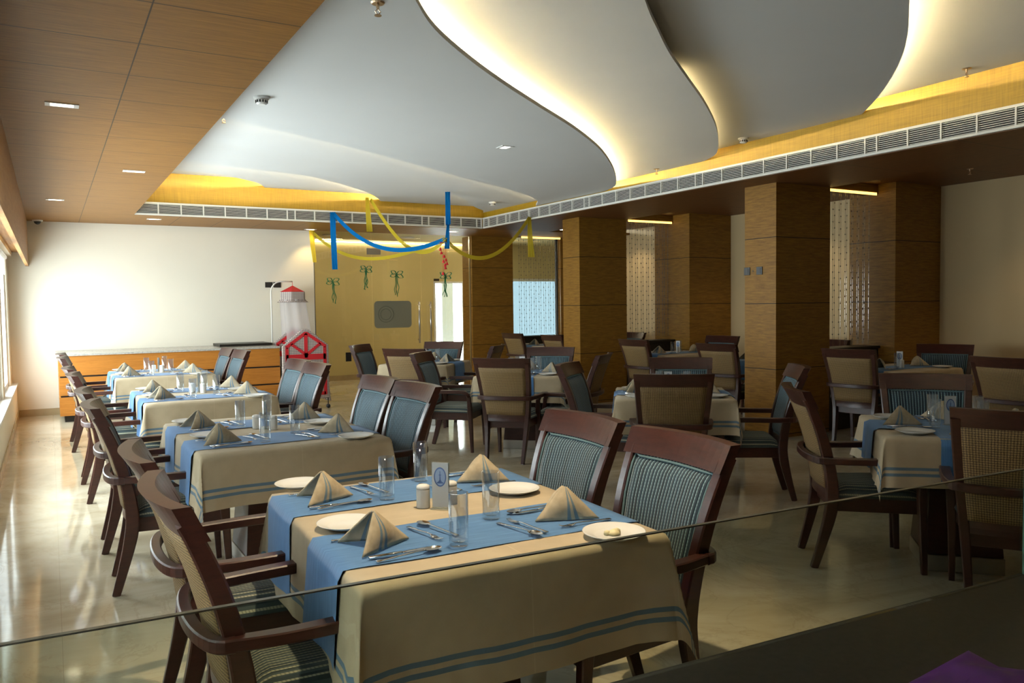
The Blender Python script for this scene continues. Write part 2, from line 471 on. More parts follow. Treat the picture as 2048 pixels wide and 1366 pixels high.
# window wall: low wall, sill, piers, header
wl = MB().box(-0.62, -0.44, -2.7, YW, 0, 0.475)
wl.box(-0.62, -0.44, -2.7, YW, 2.34, 2.9)
ys = [-2.7] + [v for w in WIN for v in w] + [YW]
for i in range(0, len(ys), 2): wl.box(-0.62, -0.50, ys[i], ys[i + 1], 0.475, 2.34)
struct('wall_left', wl, M['cream'])
struct('trim_1', MB().box(-0.62, -0.425, -2.6, YW, 0.475, 0.505), M['upvc'])['label'] = 'white window sill running along the window wall'
for i, (a, b) in enumerate(WIN):
    fr = MB()
    for y0, y1 in ((a, a + 0.06), (b - 0.06, b), ((a + b) / 2 - 0.03, (a + b) / 2 + 0.03)): fr.box(-0.60, -0.53, y0, y1, 0.505, 2.34)
    fr.box(-0.60, -0.53, a + 0.06, b - 0.06, 0.505, 0.565); fr.box(-0.60, -0.53, a + 0.06, b - 0.06, 2.28, 2.34)
    w = struct('window_%d' % (i + 1), fr, M['upvc'])
    MB().box(-0.568, -0.560, a + 0.06, b - 0.06, 0.565, 2.28).build('window_pane', M['pane'], w)
    bl = MB().box(-0.515, -0.510, a + 0.08, b - 0.08, 0.52 if i < 2 else 2.05, 2.27); bl.tube([(-0.505, a + 0.05, 2.29), (-0.505, b - 0.05, 2.29)], 0.03, 10)
    tag(bl.build('roller_blind', M['blind']), ('white roller blind drawn over the closed window nearest the camera', 'white roller blind drawn over the second window from the camera',
        'white roller blind rolled up over the third window from the camera', 'white roller blind rolled up over the bright window at the left photo edge', 'white roller blind rolled up over the window next to the back wall')[i], 'blind', 'roller blinds on the window wall')
# pelmet board and timber recess over the windows
struct('trim_2', MB().box(-0.275, -0.235, -2.7, YW, 2.20, H1), M['wood_pelmet'])
struct('ceiling_recess', MB().box(-0.50, -0.275, -2.7, YW, 2.40, 2.43), M['wood_pelmet'])
# back wall, front wall, right wall
struct('wall_back', MB().box(-0.62, 3.97, YW, YW + 0.18, 0, 2.9), M['cream'])
wf = MB().box(-0.9, 11.5, -2.85, -2.7, 0, 3.0)
struct('wall_front', wf, M['wood_wall'])
struct('wall_right', MB().box(XW, XW + 0.15, -2.7, YW + 0.1, 0, 2.98), M['cream_dim'])
struct('baseboard_back', MB().box(-0.44, 3.95, YW - 0.015, YW - 0.001, 0, 0.10), M['tile'])
struct('baseboard_left', MB().box(-0.439, -0.425, -2.6, YW - 0.02, 0, 0.10), M['tile'])
# soffits
struct('ceiling_soffit_left', MB().box(-0.235, X0, -2.7, YW, H1, H1 + 0.04), M['wood_ceiling'])
struct('ceiling_soffit_back', MB().box(X0, XW, YB, YW, H1, H1 + 0.04), M['wood_ceiling_back'])
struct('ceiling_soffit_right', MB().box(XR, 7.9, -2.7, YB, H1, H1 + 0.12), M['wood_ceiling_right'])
struct('ceiling_soffit_front', MB().box(X0, XR, -2.7, YF, H1, H1 + 0.04), M['wood_ceiling_back'])
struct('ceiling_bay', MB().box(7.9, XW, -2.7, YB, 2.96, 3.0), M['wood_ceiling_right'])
struct('ceiling_roof', MB().box(-0.9, 11.5, -2.85, 16.4, 3.66, 3.75), M['ceil'])
struct('ceiling_recess_walls', MB().box(X0 - 0.04, X0, YF, YB, H1 + 0.04, 3.66).box(X0, XR, YF - 0.04, YF, H1 + 0.04, 3.66), M['ceil'])
struct('wall_recess_gold', MB().box(XR, XR + 0.03, YF, YB, H1 + 0.12, 3.66).box(X0, XR + 0.03, YB, YB + 0.03, H1 + 0.04, 3.66), M['gold'])
struct('wall_outer', MB().box(-0.9, -0.62, -2.7, YW, 2.9, 3.66).box(11.4, 11.5, -2.7, 16.4, 0, 3.66).box(XW, 11.4, -2.85, -2.7, 0, 3.66), M['cream'])

# stepped wavy ceiling layers and their cove strips
def shift(c, dx, dy): return [(x + dx, y + dy) for x, y in c]
def smooth_curve(c, k=6):
    out = []
    for i in range(len(c) - 1):
        p0 = c[max(i - 1, 0)]; p1 = c[i]; p2 = c[i + 1]; p3 = c[min(i + 2, len(c) - 1)]
        for j in range(k):
            t = j / k
            out.append(tuple(0.5 * (2 * p1[a] + (p2[a] - p0[a]) * t + (2 * p0[a] - 5 * p1[a] + 4 * p2[a] - p3[a]) * t * t + (3 * p1[a] - p0[a] - 3 * p2[a] + p3[a]) * t ** 3) for a in (0, 1)))
    out.append(c[-1]); return out
e1 = smooth_curve([(1.07, 2.75), (1.32, 3.25), (1.62, 3.7), (1.89, 4.05), (2.3, 4.44), (2.77, 4.83), (3.32, 5.25), (4.02, 5.78), (4.76, 6.42), (5.49, 7.18), (6.09, 7.89), (6.40, 8.33), (6.55, 8.75)])
e2 = smooth_curve([(1.07, 1.75), (1.9, 2.5), (2.8, 3.37), (3.17, 3.7), (3.56, 4.03), (4.07, 4.42), (4.71, 4.91), (5.4, 5.49), (6.02, 6.09), (6.38, 6.5), (6.55, 6.85)])
e3 = smooth_curve([(1.07, 0.9), (2.6, 1.65), (3.6, 2.35), (4.32, 2.86), (4.79, 3.18), (5.24, 3.52), (5.69, 3.91), (6.14, 4.35), (6.55, 4.8)])
b1 = smooth_curve([(1.07, 6.6), (1.25, 6.7), (1.72, 6.94), (2.53, 7.38), (3.62, 8.08), (4.55, 8.7), (5.33, 9.18), (5.9, 9.61), (6.26, 9.99), (6.55, 10.5)])
b0 = smooth_curve([(1.07, 8.0), (2.5, 8.5), (3.93, 9.25), (4.55, 9.9), (5.32, 10.65), (6.05, 11.58), (6.40, 11.95), (6.55, 12.2)])
bq1 = smooth_curve([(1.07, 9.85), (2.84, 10.25), (3.75, 10.97), (4.25, 11.53), (4.50, 11.9), (4.68, 12.23)])
bq2 = smooth_curve([(1.07, 11.05), (1.79, 11.24), (2.16, 11.38), (2.53, 11.69), (2.70, 11.9), (2.86, 12.23)])
def slab(name, pts, z, label=None):
    pts = [(min(max(x, X0), XR), min(y, YB)) for x, y in pts]
    out = []
    for p in pts:
        if not out or (abs(p[0] - out[-1][0]) + abs(p[1] - out[-1][1])) > 1e-4: out.append(p)
    o = struct(name, MB().poly(out, z, z + 0.03), M['ceil'])
    return o
OV = 0.42
slab('ceiling_wave_lowest', e1 + b1[::-1], 3.06)
slab('ceiling_wave_second', e2 + [(XR, 6.9), (XR, 9.6)] + shift(e1, -OV, OV)[::-1], 3.16)
slab('ceiling_wave_third', e3 + [(XR, 4.85), (XR, 7.6)] + shift(e2, -OV, OV)[::-1], 3.26)
slab('ceiling_wave_front', [(X0, YF), (XR, YF), (XR, 5.5)] + shift(e3, -OV, OV)[::-1], 3.37)
slab('ceiling_wave_back', shift(b1, OV * .6, -OV)[:] + [(XR, YB)] + b0[::-1], 3.14)
slab('ceiling_wave_rear', shift(b0, OV * .6, -OV) + [(XR, YB), (4.68, YB)] + bq1[::-1], 3.24)
slab('ceiling_wave_corner', shift(bq1, OV * .6, -OV) + [(5.1, YB), (2.86, YB)] + bq2[::-1], 3.345)
slab('ceiling_wave_top', shift(bq2, OV * .6, -OV) + [(3.3, YB), (X0, YB)], 3.465)
def led_strip(curve, dx, dy, z, mat, label):
    c = [(x + dx, y + dy) for x, y in curve]
    c = [p for p in c if X0 + 0.02 < p[0] < XR - 0.06 and p[1] < YB - 0.04]
    mb = MB(); mb.sweep([(x, y, z) for x, y in c], 0.02, 0.012)
    tag(mb.build('led_strip', mat), label, 'light strip', 'cove lights above the wavy ceiling edges')
led_strip(e1, -0.14, 0.14, 3.10, M['led'], 'warm light strip hidden above the long S-shaped edge of the lowest ceiling wave')
led_strip(e2[30:], -0.10, 0.10, 3.20, M['led_dim'], 'dim warm light strip above the curved edge of the second ceiling wave')
led_strip(e3, -0.14, 0.14, 3.30, M['led'], 'warm light strip above the ceiling wave edge nearest the right gold wall')
led_strip(b1, 0.06, -0.08, 3.10, M['led_mid'], 'light strip behind the rear edge of the lowest ceiling wave')
led_strip(b0, 0.08, -0.10, 3.18, M['led_dim'], 'light strip behind the rearmost curved ceiling edge near the far corner')
led_strip(bq1, 0.08, -0.10, 3.28, M['led'], 'light strip glowing on the gold wall behind the yellow ribbon top')
led_strip(bq2, 0.08, -0.10, 3.385, M['led'], 'light strip glowing on the gold wall at its left end')

# air grilles in the recess: frame, blades, dark backing
def grille(name, label, p0, p1, z0, z1, nrm, ticks):
    """p0,p1 in plan, nrm points into the room"""
    t = thing(name, label, 'air vent', (0, 0, 0))
    p0 = Vector(p0); p1 = Vector(p1); n = Vector(nrm); L = (p1 - p0).length; d = (p1 - p0) / L
    def bar(mb, a, b, za, zb, o0, o1):
        q = [p0 + d * a + n * o0, p0 + d * b + n * o0, p0 + d * b + n * o1, p0 + d * a + n * o1]
        if d.x * n.y - d.y * n.x < 0: q = q[::-1]
        mb.poly([(v.x, v.y) for v in q], za, zb)
    bk = MB(); bar(bk, 0, L, z0, z1, 0.002, 0.006); bk.build('backing', M['dark_line'], t)
    f = MB(); bar(f, 0, L, z0, z0 + 0.022, 0.006, 0.035); bar(f, 0, L, z1 - 0.022, z1, 0.006, 0.035)
    for x in ticks: bar(f, x - 0.007, x + 0.007, z0 + 0.022, z1 - 0.022, 0.006, 0.034)
    f.build('frame', M['white_metal'], t)
    s = MB(); k = 8
    for i in range(k):
        z = z0 + 0.03 + (z1 - z0 - 0.06) * i / (k - 1); bar(s, 0.005, L - 0.005, z - 0.0022, z + 0.0022, 0.012, 0.026)
    b = s.build('blade', M['white_metal'], t); b['kind'] = 'stuff'
def ticks(L, first=0.01):
    out = []; x = first; k = 0
    while x < L:
        out.append(x); k += 1
        x += 0.12 if k % 8 == 0 else 0.30
    return out + [L - 0.01]
grille('air_grille', 'long white louvred air grille under the gold wall at the back', (X0 + 0.001, YB), (XR - 0.04, YB), H1 + 0.005, 3.045, (0, -1), ticks(5.45, 0.01)) 
grille('air_grille', 'long white louvred air grille receding along the right gold wall', (XR, YF), (XR, YB - 0.04), H1 + 0.005, 3.045, (-1, 0), ticks(11.9))
struct('trim_3', MB().box(XR, XR + 0.03, YF, YB, H1 + 0.11, H1 + 0.125), M['gold'])

# timber columns and bay dividers
def column(n, x0, x1, y0, y1, z1=2.96):
    struct('wall_column_%s' % n, MB().box(x0, x1, y0, y1, 0, z1), M['wood_wall'])
column('front_inner', 7.0, 7.9, 6.20, 6.66, H1)
column('front_outer', 8.86, XW, 6.02, 6.66)
column('middle_inner', 7.0, 7.9, 9.99, 10.44, H1)
column('middle_outer', 8.86, XW, 9.60, 10.44)
column('back', 7.0, 7.9, 13.55, 13.95, H1)
struct('wall_corridor_divider', MB().box(8.99, XW, 13.5, 13.7, 0, H1).box(7.9, 8.99, 13.5, 13.7, 0, 0.74), M['wood_wall'])
# beaded curtains between the columns, light pelmets over them and dark granite ledges under them
def bead_curtain(y, z_top, z_bot, lab, cov, ledge, ztop_ledge, seed):
    rnd = random.Random(seed)
    x0, x1 = 7.93, 8.83
    hd = MB().box(7.9, 8.86, y - 0.10, y + 0.10, z_top, 2.955)
    struct('trim_%s' % cov[0], hd, M['wood_wall'])
    st = MB().box(7.93, 8.83, y - 0.105, y - 0.1005, z_top - 0.02, z_top + 0.012)
    tag(st.build('led_strip', M['led_bead']), cov[1], 'light strip')
    mb = MB(); n = 17
    for i in range(n):
        x = x0 + (x1 - x0) * i / (n - 1); yy = y + 0.02 * (i % 2)
        mb.box(x - 0.0013, x + 0.0013, yy - 0.0013, yy + 0.0013, z_bot, z_top)
        z = z_top - 0.05 - 0.07 * (i % 2) - 0.02 * rnd.random(); k = 0
        while z > z_bot + 0.02:
            r = 0.0125 if k % 2 == 0 else 0.0065
            mb.add([(x + r, yy, z), (x - r, yy, z), (x, yy, z + r * 1.05), (x, yy, z - r * 1.05), (x, yy + r * .6, z), (x, yy - r * .6, z)],
                   [(0, 2, 5), (0, 5, 3), (1, 5, 2), (1, 3, 5), (0, 4, 2), (0, 3, 4), (1, 2, 4), (1, 4, 3)])
            z -= 0.075; k += 1
    tag(mb.build('bead_curtain', M['bead']), lab, 'bead curtain', None, 'stuff')
    lg = thing('granite_ledge', ledge, 'ledge', (0, 0, 0))
    MB().box(7.905, 8.855, y - 0.12, y + 0.12, 0, ztop_ledge - 0.03).build('base', M['granite'], lg)
    MB().box(7.905, 8.855, y - 0.15, y + 0.15, ztop_ledge - 0.03, ztop_ledge).build('top_slab', M['granite'], lg, bevel=0.004)
bead_curtain(6.36, 2.845, 1.0, 'crystal bead curtain on the right, between the nearest pair of wooden columns', ('4', 'warm strip light over the nearest bead curtain'), 'dark granite ledge under the nearest bead curtain', 0.98, 1)
bead_curtain(10.08, 2.845, 1.0, 'crystal bead curtain between the middle pair of wooden columns', ('5', 'warm strip light over the middle bead curtain'), 'dark granite ledge under the middle bead curtain', 0.94, 2)
bead_curtain(13.36, 2.845, 0.97, 'crystal bead curtain in front of the bluish pane at the far end', ('6', 'warm strip light over the farthest bead curtain'), 'dark granite ledge under the farthest bead curtain', 0.93, 3)

# glass front with the double door, corridor behind
w = struct('window_8', MB().box(3.97, 3.985, YW, YW + 0.02, 0, H1).box(6.985, 7.0, YW, YW + 0.04, 0, H1), M['steel'])
MB().box(3.985, 5.016, YW + 0.004, YW + 0.014, 0.005, H1 - 0.005).build('window_pane', M['pane_door'], w)
def glass_door(n, xa, xb, hx, lab):
    d = struct('door_%d' % n, MB().box(xa, xb, YW + 0.004, YW + 0.014, 0.01, H1 - 0.005), M['pane_door'])
    d['label'] = lab
    h = MB(); h.tube([(hx, YW - 0.06, 0.86), (hx, YW - 0.06, 1.62)], 0.016, 12)
    for z in (0.92, 1.56): h.tube([(hx, YW - 0.06, z), (hx, YW + 0.004, z)], 0.009, 8)
    h.build('door_handle', M['steel'], d, smooth=True)
    return d
d1 = glass_door(1, 5.026, 5.97, 5.90, 'left leaf of the frameless glass door')
d2 = glass_door(2, 5.98, 6.98, 6.13, 'right leaf of the frameless glass door')
MB().box(4.93, 5.19, YW - 0.012, YW + 0.003, 2.47, 2.585).build('patch_fitting', M['steel'], d1)
# frosted grey sticker with a faint round emblem on the left leaf
stk = MB(); n = 10; rr = 0.07; x0, x1, z0, z1 = 5.05, 5.77, 1.15, 1.64
pts = []
for cx_, cz_, a0 in ((x1 - rr, z0 + rr, -90), (x1 - rr, z1 - rr, 0), (x0 + rr, z1 - rr, 90), (x0 + rr, z0 + rr, 180)):
    for k in range(6):
        a = R_(a0 + 18 * k); pts.append((cx_ + rr * math.cos(a), YW + 0.002, cz_ + rr * math.sin(a)))
stk.add(pts, [tuple(range(len(pts)))])
so = stk.build('frosted_sheet', plain('grey_frosted_film', (0.20, 0.19, 0.13), 0.7), None, solid=0.002)
tag(so, 'grey rounded frosted sheet stuck on the left glass door', 'sticker')
em = MB()
for r0 in (0.145, 0.10):
    c = [(5.27 + r0 * math.cos(R_(a)), YW - 0.003, 1.40 + r0 * math.sin(R_(a))) for a in range(0, 361, 15)]
    em.tube(c, 0.004, 6)
em.build('round_emblem', plain('grey_emblem', (0.13, 0.13, 0.09), 0.7), so)
# corridor shell
YC = 16.2
cw = MB()
for a, b, z0, z1 in ((2.5, 7.42, 0, 3.1), (7.42, 8.12, 2.04, 3.1), (8.12, 9.2, 0, 3.1), (9.2, 11.2, 2.15, 3.1), (9.2, 11.2, 0, 0.25), (11.2, 11.4, 0, 3.1)):
    cw.box(a, b, YC, YC + 0.12, z0, z1)
struct('wall_corridor', cw, M['corridor'])
struct('wall_corridor_end', MB().box(2.4, 2.5, YW + 0.18, YC, 0, 3.1), M['corridor'])
struct('ceiling_corridor', MB().box(2.5, 11.4, YW + 0.2, YC, 2.93, 3.0), M['corridor'])
struct('baseboard_corridor', MB().box(2.5, 7.40, YC - 0.015, YC - 0.001, 0, 0.11), M['tile'])
struct('door_3', MB().box(7.40, 7.44, YC - 0.02, YC + 0.1, 0, 2.06).box(8.10, 8.14, YC - 0.02, YC + 0.1, 0, 2.06).box(7.40, 8.14, YC - 0.02, YC + 0.1, 2.04, 2.08), M['upvc'])
MB().box(7.44, 8.10, YC + 0.05, YC + 0.06, 0.01, 2.04).build('door_pane', M['pane_bay'] if False else M['pane'], bpy.data.objects['door_3'])
struct('wall_lobby', MB().box(8.17, 8.46, 17.4, 17.5, 0, 3.4), varied('mint_paint_dimmed', (0.10, 0.108, 0.118), 0.8, 0.02))  # pale mint wall, colour darkened so the strong sky does not burn it out
st = MB(); st.add([(8.62, 17.3, 1.9), (9.3, 17.3, 1.35), (9.3, 17.3, 1.5), (8.62, 17.3, 2.05)], [(0, 1, 2, 3)])
struct('trim_8', st, M['upvc'], solid=0.04)
sg = MB().box(7.40, 7.53, YC - 0.03, YC - 0.022, 2.09, 2.14)
tag(sg.build('door_sign', M['dark_line']), 'small dark sign plate above the bright doorway in the corridor', 'sign')
w = struct('window_9', MB().box(9.2, 11.2, YC + 0.02, YC + 0.08, 0.25, 0.31).box(9.2, 11.2, YC + 0.02, YC + 0.08, 2.09, 2.15).box(9.2, 9.25, YC + 0.02, YC + 0.08, 0.31, 2.09).box(11.15, 11.2, YC + 0.02, YC + 0.08, 0.31, 2.09), M['upvc'])
MB().box(9.25, 11.15, YC + 0.045, YC + 0.055, 0.31, 2.09).build('window_pane', M['pane_bay'], w)
w = struct('window_10', MB().box(7.9, 7.93, 13.60, 13.66, 0.74, H1).box(8.96, 8.99, 13.60, 13.66, 0.74, H1), M['dark_line'])
MB().box(7.93, 8.96, 13.625, 13.635, 0.745, H1 - 0.005).build('window_pane', M['pane'], w)
# corridor cove light and vent
tag(MB().box(4.2, 9.0, YC - 0.06, YC - 0.02, 2.888, 2.900).build('led_strip', M['lamp']), 'bright cove light line along the top of the yellow corridor wall', 'light strip')
for x, y in ((4.7, 15.0), (6.3, 15.0), (8.2, 15.0)):  # invented ceiling lamps, added to light the corridor
    L = bpy.data.lights.new('corridor_fill_lamp', 'AREA'); L.shape = 'DISK'; L.size = 0.25; L.energy = 15; L.color = (1.0, 0.86, 0.60)
    o = bpy.data.objects.new('corridor_fill_lamp', L); COL.objects.link(o); o.location = (x, y, 2.90)
    dl = thing('corridor_fill_light', 'added round fill light in the corridor ceiling %s' % {4.7: 'behind the fixed glass', 6.3: 'behind the glass doors', 8.2: 'near the bright doorway'}[x], 'light', (x, y, 2.91), 0, 'added corridor fill lights')
    MB().lathe([(0.10, 0.0), (0.14, 0.0), (0.14, 0.019), (0.10, 0.019)], 20).build('rim', M['white_pl'], dl)
    MB().lathe([(0.098, 0.005), (0.098, 0.012)], 20).build('lamp_disc', M['lamp_cool'], dl)

# ------------------------------------------------------------------ small ceiling and wall fittings
def fix_downlight(x, y, z, label, e, warm=(1.0, 0.86, 0.66), ry=0.0, w=0.19, d=0.10, mat='lamp', cone=95):
    t = thing('recessed_downlight', label, 'light', (x, y, z), ry, 'square recessed downlights in the timber soffit')
    f = MB()
    W2, D2 = w / 2, d / 2
    f.box(-W2, W2, -D2, -D2 + 0.012, -0.006, -0.0005).box(-W2, W2, D2 - 0.012, D2, -0.006, -0.0005).box(-W2, -W2 + 0.03, -D2 + 0.012, D2 - 0.012, -0.006, -0.0005).box(W2 - 0.03, W2, -D2 + 0.012, D2 - 0.012, -0.006, -0.0005)
    f.build('trim_frame', M['white_pl'], t)
    MB().box(-W2 + 0.03, W2 - 0.03, -D2 + 0.012, D2 - 0.012, -0.004, -0.001).build('lamp_face', M[mat], t)
    if e:
        L = bpy.data.lights.new('lamp_light', 'SPOT'); L.energy = e; L.spot_size = R_(cone); L.spot_blend = 0.6; L.shadow_soft_size = 0.03; L.color = warm
        o = bpy.data.objects.new('lamp_light', L); COL.objects.link(o); o.parent = t; o.location = (0, 0, -0.03)
fix_downlight(0.117, 5.87, H1, 'lit rectangular downlight in the timber soffit at the upper left', 9)
fix_downlight(0.742, 8.37, H1, 'lit downlight in the timber soffit near the recess edge', 9)
fix_downlight(0.107, 10.89, H1, 'lit downlight in the timber soffit close to the window pelmet, far end', 7)
fix_downlight(1.366, 12.68, H1, 'lit downlight in the narrow back soffit under the left end of the grille', 12)
fix_downlight(3.86, 13.38, H1, 'lit downlight over the yellow ribbon beside the cradle', 22, (1.0, 0.72, 0.30))
fix_downlight(6.26, 12.84, H1, 'lit downlight in the back soffit over the glass doors', 16)
fix_downlight(3.844, 6.71, 3.06, 'small square downlight in the white wavy ceiling', 12, mat='lamp_cool', w=0.13, d=0.13)
fix_downlight(1.38, 2.45, 3.16, 'square downlight in the white ceiling above the nearest window-side table', 250, (1.0, 0.80, 0.52), w=0.13, d=0.13, cone=75)
fix_downlight(9.25, 4.2, 2.96, 'square downlight by the cream wall at the right photo edge', 26, (1.0, 0.78, 0.48), w=0.13, d=0.13, cone=110)
fix_downlight(9.2, 8.1, 2.96, 'square downlight in the bay behind the nearest bead curtain', 22, (1.0, 0.80, 0.52), w=0.13, d=0.13, cone=120)
fix_downlight(9.2, 11.9, 2.96, 'square downlight in the bay behind the middle bead curtain', 22, (1.0, 0.80, 0.52), w=0.13, d=0.13, cone=120)

def smoke_detector(x, y, z, label):
    t = thing('smoke_detector', label, 'smoke detector', (x, y, z), 0, 'smoke detectors on the ceiling')
    MB().lathe([(0.001, -0.018), (0.052, -0.018), (0.056, -0.010), (0.056, -0.0005), (0.001, -0.0005)], 24).build('base_plate', M['white_pl'], t, smooth=False)
    MB().lathe([(0.001, -0.055), (0.028, -0.055), (0.038, -0.046), (0.040, -0.0185), (0.001, -0.0185)], 24).build('sensor_head', M['white_pl'], t)
    s = MB()
    for k in range(12):
        a = 2 * PI * k / 12; c, q = math.cos(a), math.sin(a)
        s.box(0.0395 * c - 0.004, 0.0395 * c + 0.004, 0.0395 * q - 0.004, 0.0395 * q + 0.004, -0.043, -0.026)
    s.build('vent_slot', M['dark_line'], t)['kind'] = 'stuff'
smoke_detector(1.372, 5.90, 3.06, 'white smoke detector on the lowest ceiling wave at upper left')
smoke_detector(6.016, 10.92, 3.14, 'white smoke detector near the far inner corner of the grilles')
smoke_detector(6.36, 6.07, 3.26, 'white smoke detector on the darker ceiling wave near the right gold wall')
smoke_detector(8.05, 6.75, 2.96, 'white smoke detector behind the top of the nearest bead curtain')

def sprinkler(x, y, z, label):
    t = thing('sprinkler', label, 'sprinkler', (x, y, z), 0, 'fire sprinklers on the ceiling')
    MB().lathe([(0.001, -0.008), (0.03, -0.008), (0.036, -0.0005), (0.001, -0.0005)], 16).build('rosette', M['brass'], t)
    b = MB().tube([(0, 0, -0.0085), (0, 0, -0.03)], 0.008, 8)
    for s_ in (-1, 1): b.tube([(0, 0, -0.03), (s_ * 0.014, 0, -0.045), (0, 0, -0.062)], 0.003, 6)
    b.build('body', M['brass'], t)
    MB().lathe([(0.001, -0.066), (0.018, -0.066), (0.018, -0.062), (0.001, -0.062)], 12).build('deflector', M['brass'], t)
sprinkler(1.469, 3.82, 3.06, 'metal sprinkler at the top edge of the photo, centre left')
sprinkler(1.30, 6.93, 3.14, 'metal sprinkler beside the timber soffit edge, upper left')
sprinkler(6.40, 7.50, 3.16, 'small sprinkler at the gold wall, right of the cove light end')
sprinkler(6.36, 3.72, 3.37, 'metal sprinkler near the gold wall at upper right')
sprinkler(8.72, 5.05, 2.96, 'metal sprinkler on the dark bay ceiling at the right')

cc = thing('dome_camera', 'small black dome camera in the ceiling corner beside the window pelmet', 'security camera', (-0.10, 13.45, H1), 0)
MB().lathe([(0.001, -0.02), (0.065, -0.02), (0.07, -0.0005), (0.001, -0.0005)], 20).build('mount', M['white_pl'], cc)
MB().lathe([(0.001, -0.065), (0.025, -0.058), (0.042, -0.04), (0.048, -0.0205)], 20, cap1=True).build('dome', M['black'], cc, smooth=True)
sk = thing('wall_socket', 'black socket plate on the cream back wall behind the cradle pole', 'socket', (0, 0, 0))
MB().box(3.14, 3.265, YW - 0.012, YW - 0.001, 1.885, 1.975).box(3.275, 3.40, YW - 0.012, YW - 0.001, 1.885, 1.975).build('cover_plate', M['black'], sk)
MB().box(3.266, 3.274, YW - 0.010, YW - 0.001, 1.885, 1.975).build('centre_strip', M['upvc'], sk)
for y, lab in ((6.62, 'left black square switch plate on the nearest wooden column'), (6.435, 'right black square switch plate on the nearest wooden column')):
    s_ = thing('switch_plate', lab, 'switch', (7.0, y, 1.894), 0, 'switch plates on the nearest column')
    MB().box(-0.010, -0.001, -0.043, 0.043, -0.045, 0.045).build('plate', M['black'], s_, bevel=0.002)
    MB().box(-0.013, -0.0105, -0.02, 0.02, -0.03, 0.03).build('rocker', M['black'], s_)
tag(MB().box(6.992, 6.999, 6.525, 6.537, 1.888, 1.900).build('wall_button', M['black']), 'tiny black button between the two switch plates on the wooden column', 'button')
tag(MB().box(4.50, 4.60, YW - 0.02, YW - 0.002, 0.58, 0.74).build('wall_box', M['black']), 'small black box at chair-top height on the glass front left of the doors', 'box')

